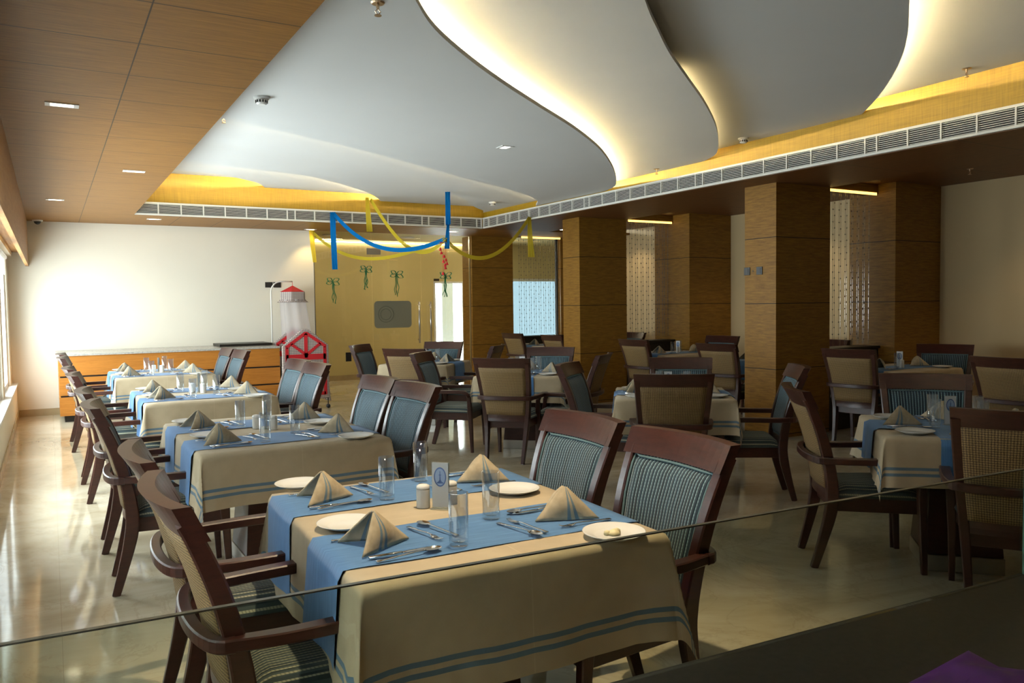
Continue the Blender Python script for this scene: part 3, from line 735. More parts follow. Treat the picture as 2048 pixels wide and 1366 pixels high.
# ================================================================== furniture prototypes
def lerp(a, b, t): return a + (b - a) * t
def make_chair(label, loc, rz, group):
    """faces +x; origin on the floor under the seat"""
    t = thing('dining_chair', label, 'chair', loc, rz, group)
    # stile centre line: (x, y, z)
    ST = [(-0.295, 0.185, 0.0), (-0.250, 0.193, 0.16), (-0.212, 0.203, 0.32), (-0.202, 0.212, 0.44), (-0.222, 0.228, 0.60), (-0.268, 0.244, 0.78), (-0.325, 0.256, 0.93), (-0.356, 0.260, 0.99)]
    def stile(z):
        for a, b in zip(ST, ST[1:]):
            if a[2] <= z <= b[2] or (z > 0.99 and b is ST[-1]):
                k = (z - a[2]) / (b[2] - a[2]); return (lerp(a[0], b[0], k), lerp(a[1], b[1], k))
        return ST[-1][:2]
    for s in (1, -1):
        m = MB(); m.sweep([(x, y * s, z) for x, y, z in ST], [0.034, 0.038, 0.044, 0.046, 0.046, 0.046, 0.046, 0.046], [0.040, 0.052, 0.066, 0.068, 0.060, 0.056, 0.050, 0.042], up=(1, 0, 0), sub=4)
        m.build('leg', M['mahog'], t, smooth=False)['label'] = 'rear leg that runs up into the back post'
        f = MB(); f.sweep([(0.285, 0.243 * s, 0.0), (0.275, 0.245 * s, 0.25), (0.268, 0.250 * s, 0.42), (0.266, 0.258 * s, 0.52), (0.262, 0.266 * s, 0.585)], [0.030, 0.040, 0.046, 0.042, 0.040], [0.030, 0.040, 0.050, 0.042, 0.038], up=(1, 0, 0), sub=3)
        f.build('leg', M['mahog'], t)
        g = MB().lathe([(0.012, 0.0), (0.013, 0.005)], 10, (-0.295, 0.185 * s, 0)).lathe([(0.012, 0.0), (0.013, 0.005)], 10, (0.285, 0.243 * s, 0))
        g.build('glide', M['glide'], t)
        a = MB(); a.sweep([(-0.235, 0.262 * s, 0.640), (-0.10, 0.282 * s, 0.640), (0.08, 0.288 * s, 0.642), (0.18, 0.284 * s, 0.640), (0.238, 0.277 * s, 0.625), (0.262, 0.268 * s, 0.585)], [0.042, 0.050, 0.054, 0.054, 0.050, 0.040], [0.036, 0.036, 0.036, 0.036, 0.036, 0.036], sub=5)
        a.build('armrest', M['mahog'], t)
    bow = lambda y: 0.036 * (1 - (y / 0.27) ** 2)      # the back curves away from the sitter
    r = MB()                                            # hoop behind the back
    pts = []
    for k in range(-10, 11):
        a = k / 10; y = 0.268 * math.sin(a * PI / 2); x = -0.235 - 0.085 * math.cos(a * PI / 2) ** 0.7 if abs(a) < 1 else -0.235
        pts.append((x, y, 0.640))
    r.sweep(pts, 0.038, 0.040); r.build('back_hoop', M['mahog'], t)
    def rail(z0, z1, th, nm, roll=0.0, ext=-0.008, off=0.010):
        m = MB(); nu, nv = 14, 5
        def P(side):
            def fn(u, v):
                z = lerp(z0, z1, v); sx, sy = stile(z); y = lerp(-sy - ext, sy + ext, u)
                x = sx + off - bow(y) - roll * v * v * (1 - (y / 0.27) ** 2) + side * th / 2
                return (x, y, z)
            return fn
        m.grid(P(1), nu, nv); m.grid(lambda u, v: P(-1)(1 - u, v), nu, nv)
        m.grid(lambda u, v: P(1 - 2 * v)(u, 1.0), nu, 1); m.grid(lambda u, v: P(2 * v - 1)(u, 0.0), nu, 1)
        m.grid(lambda u, v: P(1 - 2 * v)(0.0, u), nv, 1); m.grid(lambda u, v: P(2 * v - 1)(1.0, u), nv, 1)
        m.build(nm, M['mahog'], t, smooth=False)
    rail(0.935, 1.035, 0.048, 'top_rail', 0.010, 0.0235, 0.011)
    rail(0.405, 0.475, 0.036, 'lower_rail')
    # woven panel behind, padded panel in front
    m = MB()
    def rp(u, v):
        z = lerp(0.470, 0.940, v); sx, sy = stile(z); y = lerp(-sy + 0.018, sy - 0.018, u); return (sx - bow(y) - 0.012, y, z)
    m.grid(rp, 12, 10, lambda u, v: (u * 0.46, v * 0.5)); m.build('rattan_panel', M['rattan'], t, smooth=True, solid=0.008)
    m = MB()
    def cp(u, v):
        z = lerp(0.478, 0.932, v); sx, sy = stile(z); y = lerp(-sy + 0.022, sy - 0.022, u)
        e = min(1.0, min(u, 1 - u) * 9) ** 0.5 * min(1.0, min(v, 1 - v) * 9) ** 0.5
        return (sx - bow(y) + 0.014 + 0.034 * e, y, z)
    m.grid(cp, 20, 20, lambda u, v: (u * 0.43, v * 0.46))
    bp = m.build('back_cushion', M['fab_back'], t, smooth=True)
    pp = MB(); per = [(0.015, q / 12) for q in range(13)] + [(q / 12, 0.985) for q in range(1, 13)] + [(0.985, 1 - q / 12) for q in range(1, 13)] + [(1 - q / 12, 0.015) for q in range(1, 12)]
    pr = []
    for u, v in per:
        x, y, z = cp(u, v); pr.append((x + 0.004, y, z))
    pp.tube(pr + [pr[0]], 0.0055, 6); pp.build('piping', M['piping'], bp, smooth=True)
    # seat
    m = MB()
    def halfw(x): return lerp(0.205, 0.250, (x + 0.20) / 0.49)
    m.poly([(-0.20, -0.190), (0.262, -0.228), (0.262, 0.228), (-0.20, 0.190)], 0.335, 0.415)
    m.build('seat_frame', M['mahog'], t, bevel=0.004)
    m = MB(); nu, nv = 18, 18
    def top(u, v):
        x = lerp(-0.195, 0.292, v); w = halfw(x) - 0.008
        y = lerp(-w, w, u)
        e = (min(1.0, min(u, 1 - u) * 7)) ** 0.5 * (min(1.0, min(v, 1 - v) * 7)) ** 0.5
        return (x, y, 0.416 + 0.075 * e)
    m.grid(lambda u, v: top(u, v), nu, nv, lambda u, v: (v * 0.48, u * 0.46))
    m.grid(lambda u, v: (top(1 - u, v)[0], top(1 - u, v)[1], 0.416), 1, 1, lambda u, v: (v * 0.48, u * 0.46))
    m.build('seat_cushion', M['fab_seat'], t, smooth=True)
    return t

def make_tumbler(label, loc, group):
    m = MB(); r, h = 0.031, 0.165
    m.lathe([(0.001, 0.0), (r * 0.93, 0.0), (r * 0.96, 0.003), (r, h), (r - 0.0022, h), (r - 0.0035, 0.018), (r - 0.009, 0.014), (0.001, 0.014)], 28, cap0=False, cap1=False)
    o = m.build('water_glass', M['glass'], None, smooth=True); o.location = loc
    return tag(o, label, 'drinking glass', group)
def make_plate(label, loc, group):
    m = MB(); m.lathe([(0.001, 0.002), (0.058, 0.0), (0.066, 0.004), (0.100, 0.017), (0.102, 0.020), (0.099, 0.0205), (0.068, 0.0085), (0.060, 0.006), (0.001, 0.006)], 36, cap0=False, cap1=False)
    o = m.build('side_plate', M['china'], None, smooth=True); o.location = loc
    return tag(o, label, 'plate', group)
def make_napkin(label, loc, rz, group):
    m = MB(); A = Vector((0.0, 0, 0.108)); Rr = Vector((0.115, 0, 0.002))
    for s in (1, -1):
        Fp = Vector((-0.085, 0.098 * s, 0.002))
        def fn(u, v, s=s, Fp=Fp):
            # u across from spine to free edge, v from apex to the foot
            base = Rr.lerp(Fp, u); top = A + Vector((-0.012 * u, 0.010 * s * math.sin(u * PI / 2), -0.004 * u))
            p = top.lerp(base, v)
            out = Vector((0.45, 0.9 * s, 0.15)).normalized()
            return p + out * (0.020 * math.sin(PI * u) * math.sin(PI * min(1, v * 1.05)))
        m.grid(fn if s > 0 else (lambda u, v, fn=fn: fn(u, v)), 10, 10, lambda u, v: ((1 - u) * 0.95, v))
    o = m.build('napkin', M['napkin'], None, smooth=True, solid=0.006)
    o.location = loc; o.rotation_euler = (0, 0, rz)
    return tag(o, label, 'napkin', group)
def make_spoon(label, loc, rz, group):
    m = MB()
    m.sweep([(0.062, 0, 0.008), (0.04, 0, 0.009), (-0.02, 0, 0.007), (-0.10, 0, 0.004)], [0.005, 0.006, 0.008, 0.014], [0.003, 0.003, 0.003, 0.0025], sub=3)
    def fn(u, v):
        a = 2 * PI * u; r = v; return (0.085 + 0.030 * r * math.cos(a), 0.019 * r * math.sin(a), 0.0025 + 0.0075 * r * r)
    m.grid(fn, 18, 6)
    m.grid(lambda u, v: (fn(1 - u, v)[0], fn(1 - u, v)[1], fn(1 - u, v)[2] - 0.0012), 18, 6)
    o = m.build('spoon', M['cutlery'], None, smooth=True); o.location = loc; o.rotation_euler = (0, 0, rz)
    return tag(o, label, 'spoon', group)
def make_fork(label, loc, rz, group):
    m = MB()
    m.sweep([(0.045, 0, 0.008), (0.02, 0, 0.009), (-0.03, 0, 0.006), (-0.10, 0, 0.004)], [0.006, 0.006, 0.008, 0.014], [0.003, 0.003, 0.003, 0.0025], sub=3)
    m.sweep([(0.042, 0, 0.008), (0.052, 0, 0.006), (0.066, 0, 0.0045)], [0.006, 0.018, 0.021], [0.002, 0.002, 0.002])
    for k in (-1.5, -0.5, 0.5, 1.5): m.sweep([(0.065, k * 0.0055, 0.0045), (0.085, k * 0.0052, 0.004), (0.103, k * 0.005, 0.009)], [0.0032, 0.003, 0.002], [0.002, 0.002, 0.0015])
    o = m.build('fork', M['cutlery'], None, smooth=True); o.location = loc; o.rotation_euler = (0, 0, rz)
    return tag(o, label, 'fork', group)
def make_knife(label, loc, rz, group):
    m = MB()
    m.sweep([(-0.11, 0, 0.005), (-0.02, 0, 0.005), (-0.005, 0, 0.005)], [0.013, 0.011, 0.007], [0.007, 0.006, 0.005])
    m.sweep([(-0.005, 0, 0.004), (0.01, 0.001, 0.004), (0.08, 0.002, 0.004), (0.105, -0.004, 0.004)], [0.009, 0.017, 0.017, 0.003], [0.0018] * 4)
    o = m.build('knife', M['cutlery'], None, smooth=True); o.location = loc; o.rotation_euler = (0, 0, rz)
    return tag(o, label, 'knife', group)
def make_shaker(label, loc, group):
    t = thing('salt_shaker', label, 'salt shaker', loc, 0, group)
    MB().lathe([(0.001, 0), (0.0245, 0), (0.0255, 0.003), (0.0255, 0.066), (0.0245, 0.069), (0.001, 0.069)], 24, cap0=False, cap1=False).build('body', M['china'], t, smooth=False, bevel=0.001)
    MB().lathe([(0.001, 0.0695), (0.0245, 0.0695), (0.0255, 0.073), (0.0235, 0.082), (0.014, 0.0865), (0.001, 0.0875)], 24, cap0=False, cap1=False).build('cap', M['china'], t, smooth=True)
    return t
def make_card(label, loc, rz, group):
    t = thing('table_card', label, 'table card', loc, rz, group)
    MB().box(-0.004, 0.004, -0.034, 0.034, 0.0, 0.172).box(-0.028, -0.004, -0.034, 0.034, 0.0, 0.003).box(0.004, 0.028, -0.034, 0.034, 0.0, 0.003).build('acrylic_holder', M['acrylic'], t)
    MB().box(-0.0055, -0.0042, -0.031, 0.031, 0.006, 0.170).box(0.0042, 0.0055, -0.031, 0.031, 0.006, 0.170).build('paper_card', plain('white_card', (0.75, 0.76, 0.76), 0.5), t)
    blue = plain('print_blue', (0.07, 0.13, 0.33), 0.6); lt = plain('print_pale_blue', (0.36, 0.47, 0.66), 0.6)
    for sx in (-1, 1):
        x = 0.0058 * sx
        def disc(rx, rz_, zc, xx):
            p = [(xx, rx * math.cos(2 * PI * k / 28), zc + rz_ * math.sin(2 * PI * k / 28)) for k in range(28)]
            return p if sx > 0 else p[::-1]
        o = MB().add(disc(0.0235, 0.036, 0.118, x), [tuple(range(28))]).build('logo_oval', blue, t)
        m = MB().add(disc(0.0195, 0.031, 0.118, x + 0.0002 * sx), [tuple(range(28))]); m.build('logo_field', lt, o)
        m = MB(); xx = x + 0.0005 * sx      # slender tower, base and flanking roofs inside the oval
        q = lambda y0, y1, z0, z1, yt0=None, yt1=None: m.add([(xx, y0, z0), (xx, y1, z0), (xx, yt1 if yt1 is not None else y1, z1), (xx, yt0 if yt0 is not None else y0, z1)], [(0, 1, 2, 3)])
        q(-0.0030, 0.0030, 0.094, 0.140, -0.0012, 0.0012); q(-0.012, 0.012, 0.094, 0.099); q(-0.0075, 0.0075, 0.099, 0.106, -0.003, 0.003); q(-0.0045, 0.0045, 0.124, 0.127)
        m.build('logo_tower', blue, o)
    return t

# ---- tables --------------------------------------------------------------------------------------------
def cloth_mesh(a, b, h, seed, wob=1.0):
    rnd = random.Random(seed); ph = [rnd.uniform(0, 6.28) for _ in range(8)]
    ks = [rnd.uniform(7, 11) for _ in range(4)]; sw = [rnd.uniform(-0.9, 0.9) for _ in range(4)]
    A, B = a + h, b + h; Z = 0.800
    def axis(half, tot):
        n1 = 16; n2 = 16
        s = [-tot + (tot - half) * i / n2 for i in range(n2)] + [-half + 2 * half * i / n1 for i in range(n1)] + [half + (tot - half) * i / n2 for i in range(n2 + 1)]
        return s
    U, V = axis(a, A), axis(b, B)
    vs = []; uvs = []
    for v in V:
        for u in U:
            du = max(0, abs(u) - a); dv = max(0, abs(v) - b); su = 1 if u > 0 else -1; sv = 1 if v > 0 else -1
            if du == 0 and dv == 0: p = (u, v, Z + 0.0015 * math.sin(9 * u + ph[0]) * math.sin(8 * v + ph[1]))
            elif dv == 0 or du == 0:
                d = du + dv; s_ = v if du else u
                lim = b if du else a; idx = (0 if su > 0 else 1) if du else (2 if sv > 0 else 3)
                amp = wob * (0.012 + 0.004 * math.sin(31 * s_ + ph[4 + idx]) + 0.018 * math.sin(ks[idx] * s_ + ph[idx]) * (abs(s_) / lim * 0.5 + 0.5)) * (d / h) + 0.03 * (d / h) ** 1.5 * (abs(s_) / lim) ** 6
                # rounded edge
                rr = 0.012; q = min(d / rr, 1.3)
                o_ = rr * math.sin(min(q, PI / 2)) * 0.9 + amp; z = Z - max(0, d - 0.004) 
                p = (su * (a + o_), v, z) if du else (u, sv * (b + o_), z)
            else:
                r = math.hypot(du, dv); th = math.atan2(dv, du); tri = 1 - abs(th / (PI / 4) - 1)
                idx = (0 if su > 0 else 1) + (0 if sv > 0 else 2)
                off = r * 0.17 * tri ** 0.9
                ang = PI / 4 + sw[idx] * 0.9 * tri
                base = 0.011 + 0.010 * r / h
                z = Z - r * lerp(1.0, 0.90, tri)
                p = (su * (a + base * math.cos(th) + off * math.cos(ang) + 0.03 * (r / h) ** 1.5 * 0.8 * (1 - tri)* math.cos(th)), sv * (b + base * math.sin(th) + off * math.sin(ang) + 0.03 * (r / h) ** 1.5 * 0.8 * (1 - tri) * math.sin(th)), z)
            vs.append(p); uvs.append((A - abs(u), B - abs(v)))
    n = len(U); m = MB(); m.v = vs
    m.f = [(j * n + i, j * n + i + 1, (j + 1) * n + i + 1, (j + 1) * n + i) for j in range(len(V) - 1) for i in range(n - 1)]
    m.uv = {i: uvs[i] for i in range(len(vs))}
    return m
def runner_mesh(a, w, drop, seed, top=0.8022):
    """runner across local x with both ends hanging"""
    rnd = random.Random(seed); m = MB(); T = a + drop; n = 44
    p1, p2 = rnd.uniform(0, 6), rnd.uniform(0, 6)
    def fn(u, v):
        s = lerp(-T, T, u); y = lerp(-w / 2, w / 2, v) + 0.004 * math.sin(5 * s + p1)
        d = abs(s) - a; sg = 1 if s > 0 else -1
        wr = 0.0012 * (1 + math.sin(14 * s + 20 * y + p2))
        if d <= 0: return (s, y, top + wr)
        rr = 0.016
        return (sg * (a + 0.007 + 0.9 * rr * math.sin(min(d / rr, 1.57)) + 0.018 * (d / drop) + 0.010 * (d / drop) * math.sin(16 * y + p1)), y * (1 + 0.03 * d / drop), top - max(0, d - 0.006))
    m.grid(fn, n, 12)
    return m
def pedestal(t, lx, ly):
    MB().box(-lx, lx, -ly, ly, 0.757, 0.795).build('tabletop', M['mahog'], t, bevel=0.006)
    m = MB(); m.add([(-0.20, -0.20, 0.095), (0.20, -0.20, 0.095), (0.20, 0.20, 0.095), (-0.20, 0.20, 0.095), (-0.15, -0.15, 0.757), (0.15, -0.15, 0.757), (0.15, 0.15, 0.757), (-0.15, 0.15, 0.757)],
                    [(0, 3, 2, 1), (4, 5, 6, 7), (0, 1, 5, 4), (1, 2, 6, 5), (2, 3, 7, 6), (3, 0, 4, 7)])
    m.build('pedestal', M['mahog'], t, bevel=0.004)
    MB().box(-0.205, 0.205, -0.205, 0.205, 0.0, 0.094).build('plinth', M['steel'], t, bevel=0.003)['label'] = 'brushed steel plinth'

PROTO = {}
def put(kind, maker, label, loc, rz, group):
    """first use builds the thing, later ones copy it"""
    if kind not in PROTO:
        o = maker(label, loc, rz, group) if maker in (make_napkin, make_spoon, make_fork, make_knife, make_card, make_chair and make_chair) and maker is not make_chair else (maker(label, loc, rz, group) if maker is make_chair else maker(label, loc, group))
        PROTO[kind] = o
        o.rotation_euler = (0, 0, rz)
        return o
    return dup(PROTO[kind], loc, rz, label, group)

def to_world(c, rz, p):
    return (c[0] + p[0] * math.cos(rz) - p[1] * math.sin(rz), c[1] + p[0] * math.sin(rz) + p[1] * math.cos(rz))
ZT = 0.8055
def setting(c, rz, sx, sy, srot, seat, tab, full=True, glass=True, spoon_only=False, butter=False):
    """c, rz: table; sx, sy: napkin centre in table frame; srot: direction the sitter faces, in table frame"""
    rt = rz + srot; jr = random.Random(hash((round(c[0] * 100), round(c[1] * 100), seat.__len__(), round(sx * 10), round(sy * 10))) & 0xffff)
    o = to_world(c, rz, (sx, sy))
    def W_(x, y, z=ZT):
        q = to_world(o, rt, (x + jr.uniform(-.008, .008), y + jr.uniform(-.008, .008))); return (q[0], q[1], z)
    at = 'at the %s of the %s' % (seat, tab)
    put('napkin', make_napkin, 'folded beige napkin %s' % at, W_(0.01, 0), rt + jr.uniform(-.2, .2), 'folded napkins on the tables')
    pl = W_(-0.01, 0.275, 0.8015)
    put('plate', make_plate, 'white side plate %s' % at, pl, 0, 'white side plates')
    if butter:
        b = MB(); b.lathe([(0.020, 0.0), (0.022, 0.006), (0.014, 0.012), (0.004, 0.018)], 10); b.lathe([(0.013, 0.0), (0.012, 0.010), (0.003, 0.015)], 8, (0.02, 0.012, 0)); b.lathe([(0.011, 0.0), (0.010, 0.010), (0.003, 0.014)], 8, (-0.02, 0.010, 0))
        bo = b.build('butter_curl', M['butter'], None, smooth=True); bo.location = (pl[0], pl[1], 0.8082)
        tag(bo, 'pale butter curls lying on the side plate nearest the camera', 'butter')
    if glass: put('glass', make_tumbler, 'tall clear water glass %s' % at, W_(0.235, -0.12, 0.8045), 0, 'tall water glasses')
    put('spoon', make_spoon, 'steel spoon beside the napkin %s' % at, W_(0.05, -0.150), rt + 0.12, 'spoons on the tables')
    put('knife', make_knife, 'steel knife %s' % at, W_(0.045, -0.123), rt + 0.04, 'knives on the tables')
    if full:
        put('fork', make_fork, 'steel dinner fork under the napkin %s' % at, W_(0.0, 0.115), rt, 'forks on the tables')
        put('spoon', make_spoon, 'steel dessert spoon above the napkin %s' % at, W_(0.235, 0.055), rt + PI / 2 + 0.25, 'spoons on the tables')
        put('fork', make_fork, 'steel dessert fork above the napkin %s' % at, W_(0.185, 0.045), rt - PI / 2 + 0.2, 'forks on the tables')

G_CH = 'dark mahogany armchairs with striped upholstery and woven backs'
def place_chair(x, y, deg, label):
    return put('chair', make_chair, label, (x, y, 0), R_(deg), G_CH)

def long_table(cx, cy, ly, tab, short, drop, rz, seed, aisle):
    """window-side table for four, two places on each long side"""
    lx = 0.505
    qn, qf, rn, rf = (-0.285, 0.40, -0.275, 0.39) if seed == 1 else (-0.33, 0.34, -0.33, 0.34)
    t = thing('dining_table', 'pedestal table under the cloth, %s' % tab, 'table', (cx, cy, 0), rz, 'dining tables')
    pedestal(t, lx - 0.004, ly - 0.004)
    cl = cloth_mesh(lx, ly, drop, seed).build('tablecloth', M['cloth'], None, smooth=True)
    cl.location = (cx, cy, 0); cl.rotation_euler = (0, 0, rz)
    tag(cl, 'beige cloth with double blue border lines on the %s' % tab, 'tablecloth', 'beige tablecloths')
    for s, nm in ((-1, 'nearer'), (1, 'farther')):
        r = runner_mesh(lx, 0.37, 0.29, seed * 3 + s).build('table_runner', M['runner'], None, smooth=True)
        r.location = to_world((cx, cy), rz, (0, rn if s < 0 else rf)) + (0,); r.rotation_euler = (0, 0, rz + s * 0.01)
        tag(r, '%s blue runner across the %s' % (nm, tab), 'table runner', 'blue table runners')
    setting((cx, cy), rz, -0.365, qn, 0.0, 'near window seat', tab)
    setting((cx, cy), rz, -0.365, qf, 0.0, 'far window seat', tab)
    setting((cx, cy), rz, 0.33, qn - 0.01, PI, 'near aisle seat', tab, butter=(seed == 1))
    setting((cx, cy), rz, 0.33, qf, PI, 'far aisle seat', tab)
    w = lambda x, y, z=0.8015: to_world((cx, cy), rz, (x, y)) + (z,)
    put('shaker', make_shaker, 'white shaker left of the card on the %s' % tab, w(-0.055, 0.10), 0, 'white salt and pepper shakers')
    put('shaker', make_shaker, ('white shaker hidden behind the card on the %s' if seed == 1 else 'white shaker right of the card on the %s') % tab, w(0.055, 0.10) if seed == 1 else w(0.02, -0.01), 0, 'white salt and pepper shakers')
    put('card', make_card, 'upright card with blue oval tower logo on the %s' % tab, w(-0.005, 0.05 if seed == 1 else 0.07), R_(48 if seed == 1 else -18), 'upright table cards')

T = ['nearest window-side table', 'second window-side table', 'third window-side table', 'fourth window-side table']
long_table(1.228, 2.60, 0.615, T[0], '', 0.34, R_(-2.5), 1, 1)
long_table(1.145, 4.95, 0.69, T[1], '', 0.28, R_(0.5), 2, 1)
long_table(1.14, 7.48, 0.64, T[2], '', 0.30, R_(0), 3, 1)
long_table(1.11, 10.22, 0.64, T[3], '', 0.29, R_(0), 4, 1)
chairs_T = [((0.64, 2.48, 0), (0.635, 3.19, -1), (1.75, 2.34, 179), (1.755, 3.00, 180)),
            ((0.565, 4.93, -3), (0.555, 5.80, -2), (1.73, 4.83, 184), (1.71, 5.46, 183)),
            ((0.53, 7.33, -3), (0.51, 8.16, -2), (1.74, 7.14, 183), (1.74, 7.77, 183)),
            ((0.485, 10.02, -4), (0.48, 10.86, -3), (1.66, 10.02, 184), (1.62, 10.66, 183))]
for i, row in enumerate(chairs_T):
    for (x, y, d), nm in zip(row, ('near window-side chair', 'far window-side chair', 'near aisle-side chair', 'far aisle-side chair')):
        place_chair(x, y, d, 'dark wood striped armchair, the %s of the %s' % (nm, T[i]))

def square_table(cx, cy, deg, tab, seed, chairs, cards=2, half=0.452, seats=('near seat', 'far seat', 'left seat', 'right seat')):
    """chairs: list of (which, dist, sideways, turn). local +x runs from the near chair to the far chair"""
    rz = R_(deg)
    t = thing('dining_table', 'pedestal table under the cloth, %s' % tab, 'table', (cx, cy, 0), rz, 'dining tables')
    pedestal(t, half - 0.004, half - 0.004)
    cl = cloth_mesh(half, half, 0.27, seed).build('tablecloth', M['cloth'], None, smooth=True)
    cl.location = (cx, cy, 0); cl.rotation_euler = (0, 0, rz)
    tag(cl, 'beige cloth with double blue border lines on the %s' % tab, 'tablecloth', 'beige tablecloths')
    for k, nm in ((0, 'lower'), (1, 'upper')):
        r = runner_mesh(half, 0.36, 0.24, seed * 3 + k, 0.8022 + 0.0032 * k).build('table_runner', M['runner'], None, smooth=True)
        r.location = (cx, cy, 0); r.rotation_euler = (0, 0, rz + k * PI / 2)
        tag(r, '%s of the two crossed blue runners on the %s' % (nm, tab), 'table runner', 'blue table runners')
    S_ = {'near seat': (-0.30, 0, 0), 'far seat': (0.30, 0, PI), 'left seat': (0, 0.30, -PI / 2), 'right seat': (0, -0.30, PI / 2)}
    for s in seats:
        sx, sy, a = S_[s]; setting_sq((cx, cy), rz, sx, sy, a, s, tab)
    w = lambda x, y: to_world((cx, cy), rz, (x, y)) + (ZT + 0.002,)
    put('shaker', make_shaker, 'white shaker in the middle of the %s' % tab, w(-0.03, -0.05), 0, 'white salt and pepper shakers')
    put('card', make_card, 'upright card with blue oval logo on the %s' % tab, w(0.02, 0.03), rz + R_(10), 'upright table cards')
    for s, dist, side, turn in chairs:
        sx, sy, a = S_[s]; n = (1 if s != 'x' else 1)
        ux, uy = (sx / 0.30, sy / 0.30)
        lx_, ly_ = ux * dist - uy * side, uy * dist + ux * side
        p = to_world((cx, cy), rz, (lx_, ly_))
        place_chair(p[0], p[1], math.degrees(rz + a) + turn, 'dark wood striped armchair in the %s of the %s' % (s.replace('seat', 'place'), tab))
def setting_sq(c, rz, sx, sy, a, seat, tab):
    rt = rz + a; o = to_world(c, rz, (sx, sy)); at = 'at the %s of the %s' % (seat, tab)
    jr = random.Random(int(c[0] * 71 + c[1] * 37 + len(seat) * 13 + sx * 10))
    def W_(x, y, z=ZT + 0.003):
        q = to_world(o, rt, (x + jr.uniform(-.01, .01), y + jr.uniform(-.01, .01))); return (q[0], q[1], z)
    put('napkin', make_napkin, 'folded beige napkin %s' % at, W_(0.0, 0), rt + jr.uniform(-.3, .3), 'folded napkins on the tables')
    put('plate', make_plate, 'white side plate %s' % at, W_(-0.005, 0.275, 0.8015), 0, 'white side plates')
    put('glass', make_tumbler, 'tall clear water glass %s' % at, W_(0.165, -0.10), 0, 'tall water glasses')
    put('spoon', make_spoon, 'steel spoon %s' % at, W_(0.02, -0.145), rt + 0.1, 'spoons on the tables')
    put('knife', make_knife, 'steel knife %s' % at, W_(0.02, -0.118), rt, 'knives on the tables')

# middle row (turned 45 degrees) and the right-hand table
import mathutils
def chair_from_back(xy_mid, deg):
    """chair whose back top centre is at xy_mid, facing deg"""
    return (xy_mid[0] + 0.385 * math.cos(R_(deg)), xy_mid[1] + 0.385 * math.sin(R_(deg)))
K = 0.9717
def tops(lst, tab):
    for s, (x, y), deg in lst:
        p = chair_from_back((x * K, y * K), deg)
        place_chair(p[0], p[1], deg, 'dark striped armchair, %s of the %s' % (s, tab))
NT_ = 'middle-row table nearest the camera'
square_table(4.42, 5.00, 52, NT_, 11, [])
tops([('near chair', (3.96, 4.46), 52), ('far chair', (5.21, 5.77), 229), ('left chair', (3.94, 5.86), -51), ('right chair', (5.28, 4.41), 142)], NT_)
CT_ = 'central middle-row table'
square_table(4.47, 7.44, 48, CT_, 12, [])
tops([('near chair', (3.83, 6.84), 42), ('far chair', (5.31, 8.20), 226), ('left chair', (3.58, 8.27), -44), ('right chair', (5.01, 6.68), 131)], CT_)
FT_ = 'middle-row table by the glass doors'
square_table(4.28, 9.66, 44, FT_, 13, [])
tops([('near chair', (3.76, 9.18), 38), ('far chair', (4.98, 10.55), 224), ('left chair', (3.68, 10.60), -44), ('right chair', (5.08, 9.08), 137)], FT_)
OT_ = 'right-hand table nearest the camera'
square_table(4.56, 2.70, 44, OT_, 14, [])
tops([('near chair', (3.93, 2.02), 33), ('far chair', (5.34, 3.40), 219), ('left chair', (3.95, 3.37), -39)], OT_)

# tables in the bays
def bay_table(cx, cy, tab, seed, lx=0.50, ly=0.40, seats=('left seat', 'right seat')):
    t = thing('dining_table', 'pedestal table under the cloth, %s' % tab, 'table', (cx, cy, 0), 0, 'dining tables')
    pedestal(t, lx - 0.004, ly - 0.004)
    cl = cloth_mesh(lx, ly, 0.27, seed).build('tablecloth', M['cloth'], None, smooth=True)
    cl.location = (cx, cy, 0)
    tag(cl, 'beige cloth with double blue border lines on the %s' % tab, 'tablecloth', 'beige tablecloths')
    r = runner_mesh(lx, 0.36, 0.24, seed * 3).build('table_runner', M['runner'], None, smooth=True)
    r.location = (cx, cy, 0)
    tag(r, 'blue runner across the %s' % tab, 'table runner', 'blue table runners')
    if 'left seat' in seats: setting_sq((cx, cy), 0, -0.33, 0, 0, 'left seat', tab)
    if 'right seat' in seats: setting_sq((cx, cy), 0, 0.33, 0, PI, 'right seat', tab)
    put('shaker', make_shaker, 'white shaker on the %s' % tab, (cx - 0.02, cy - 0.05, ZT), 0, 'white salt and pepper shakers')
    put('card', make_card, 'upright card with blue oval logo on the %s' % tab, (cx + 0.05, cy + 0.02, ZT), R_(25), 'upright table cards')
PT_ = 'bay table before the nearest bead curtain'
bay_table(8.02, 5.40, PT_, 21)
tops([('left chair', (7.42, 5.60), 12), ('right chair', (8.98, 5.46), 206)], PT_)
tops([('left chair', (7.32, 3.93), 2)], 'bay table outside the right edge of the photo')
QT_ = 'bay table before the middle bead curtain'
bay_table(8.00, 8.95, QT_, 22)
tops([('left chair', (7.25, 9.06), 5), ('right chair', (9.02, 9.01), 190)], QT_)
Q2_ = 'bay table behind the nearest column'
bay_table(8.00, 7.25, Q2_, 23)
tops([('left chair', (7.25, 7.40), 12), ('nearer right chair', (9.10, 7.12), 182), ('farther right chair', (9.10, 7.82), 182)], Q2_)
RT_ = 'bay table before the farthest bead curtain'
bay_table(7.95, 12.30, RT_, 24)
tops([('left chair', (7.31, 12.64), 8)], RT_)
R2_ = 'bay table behind the middle column'
bay_table(7.95, 10.98, R2_, 25)
tops([('left chair', (7.34, 11.35), 4), ('nearer right chair', (9.05, 11.20), 182), ('farther right chair', (9.05, 11.92), 182)], R2_)

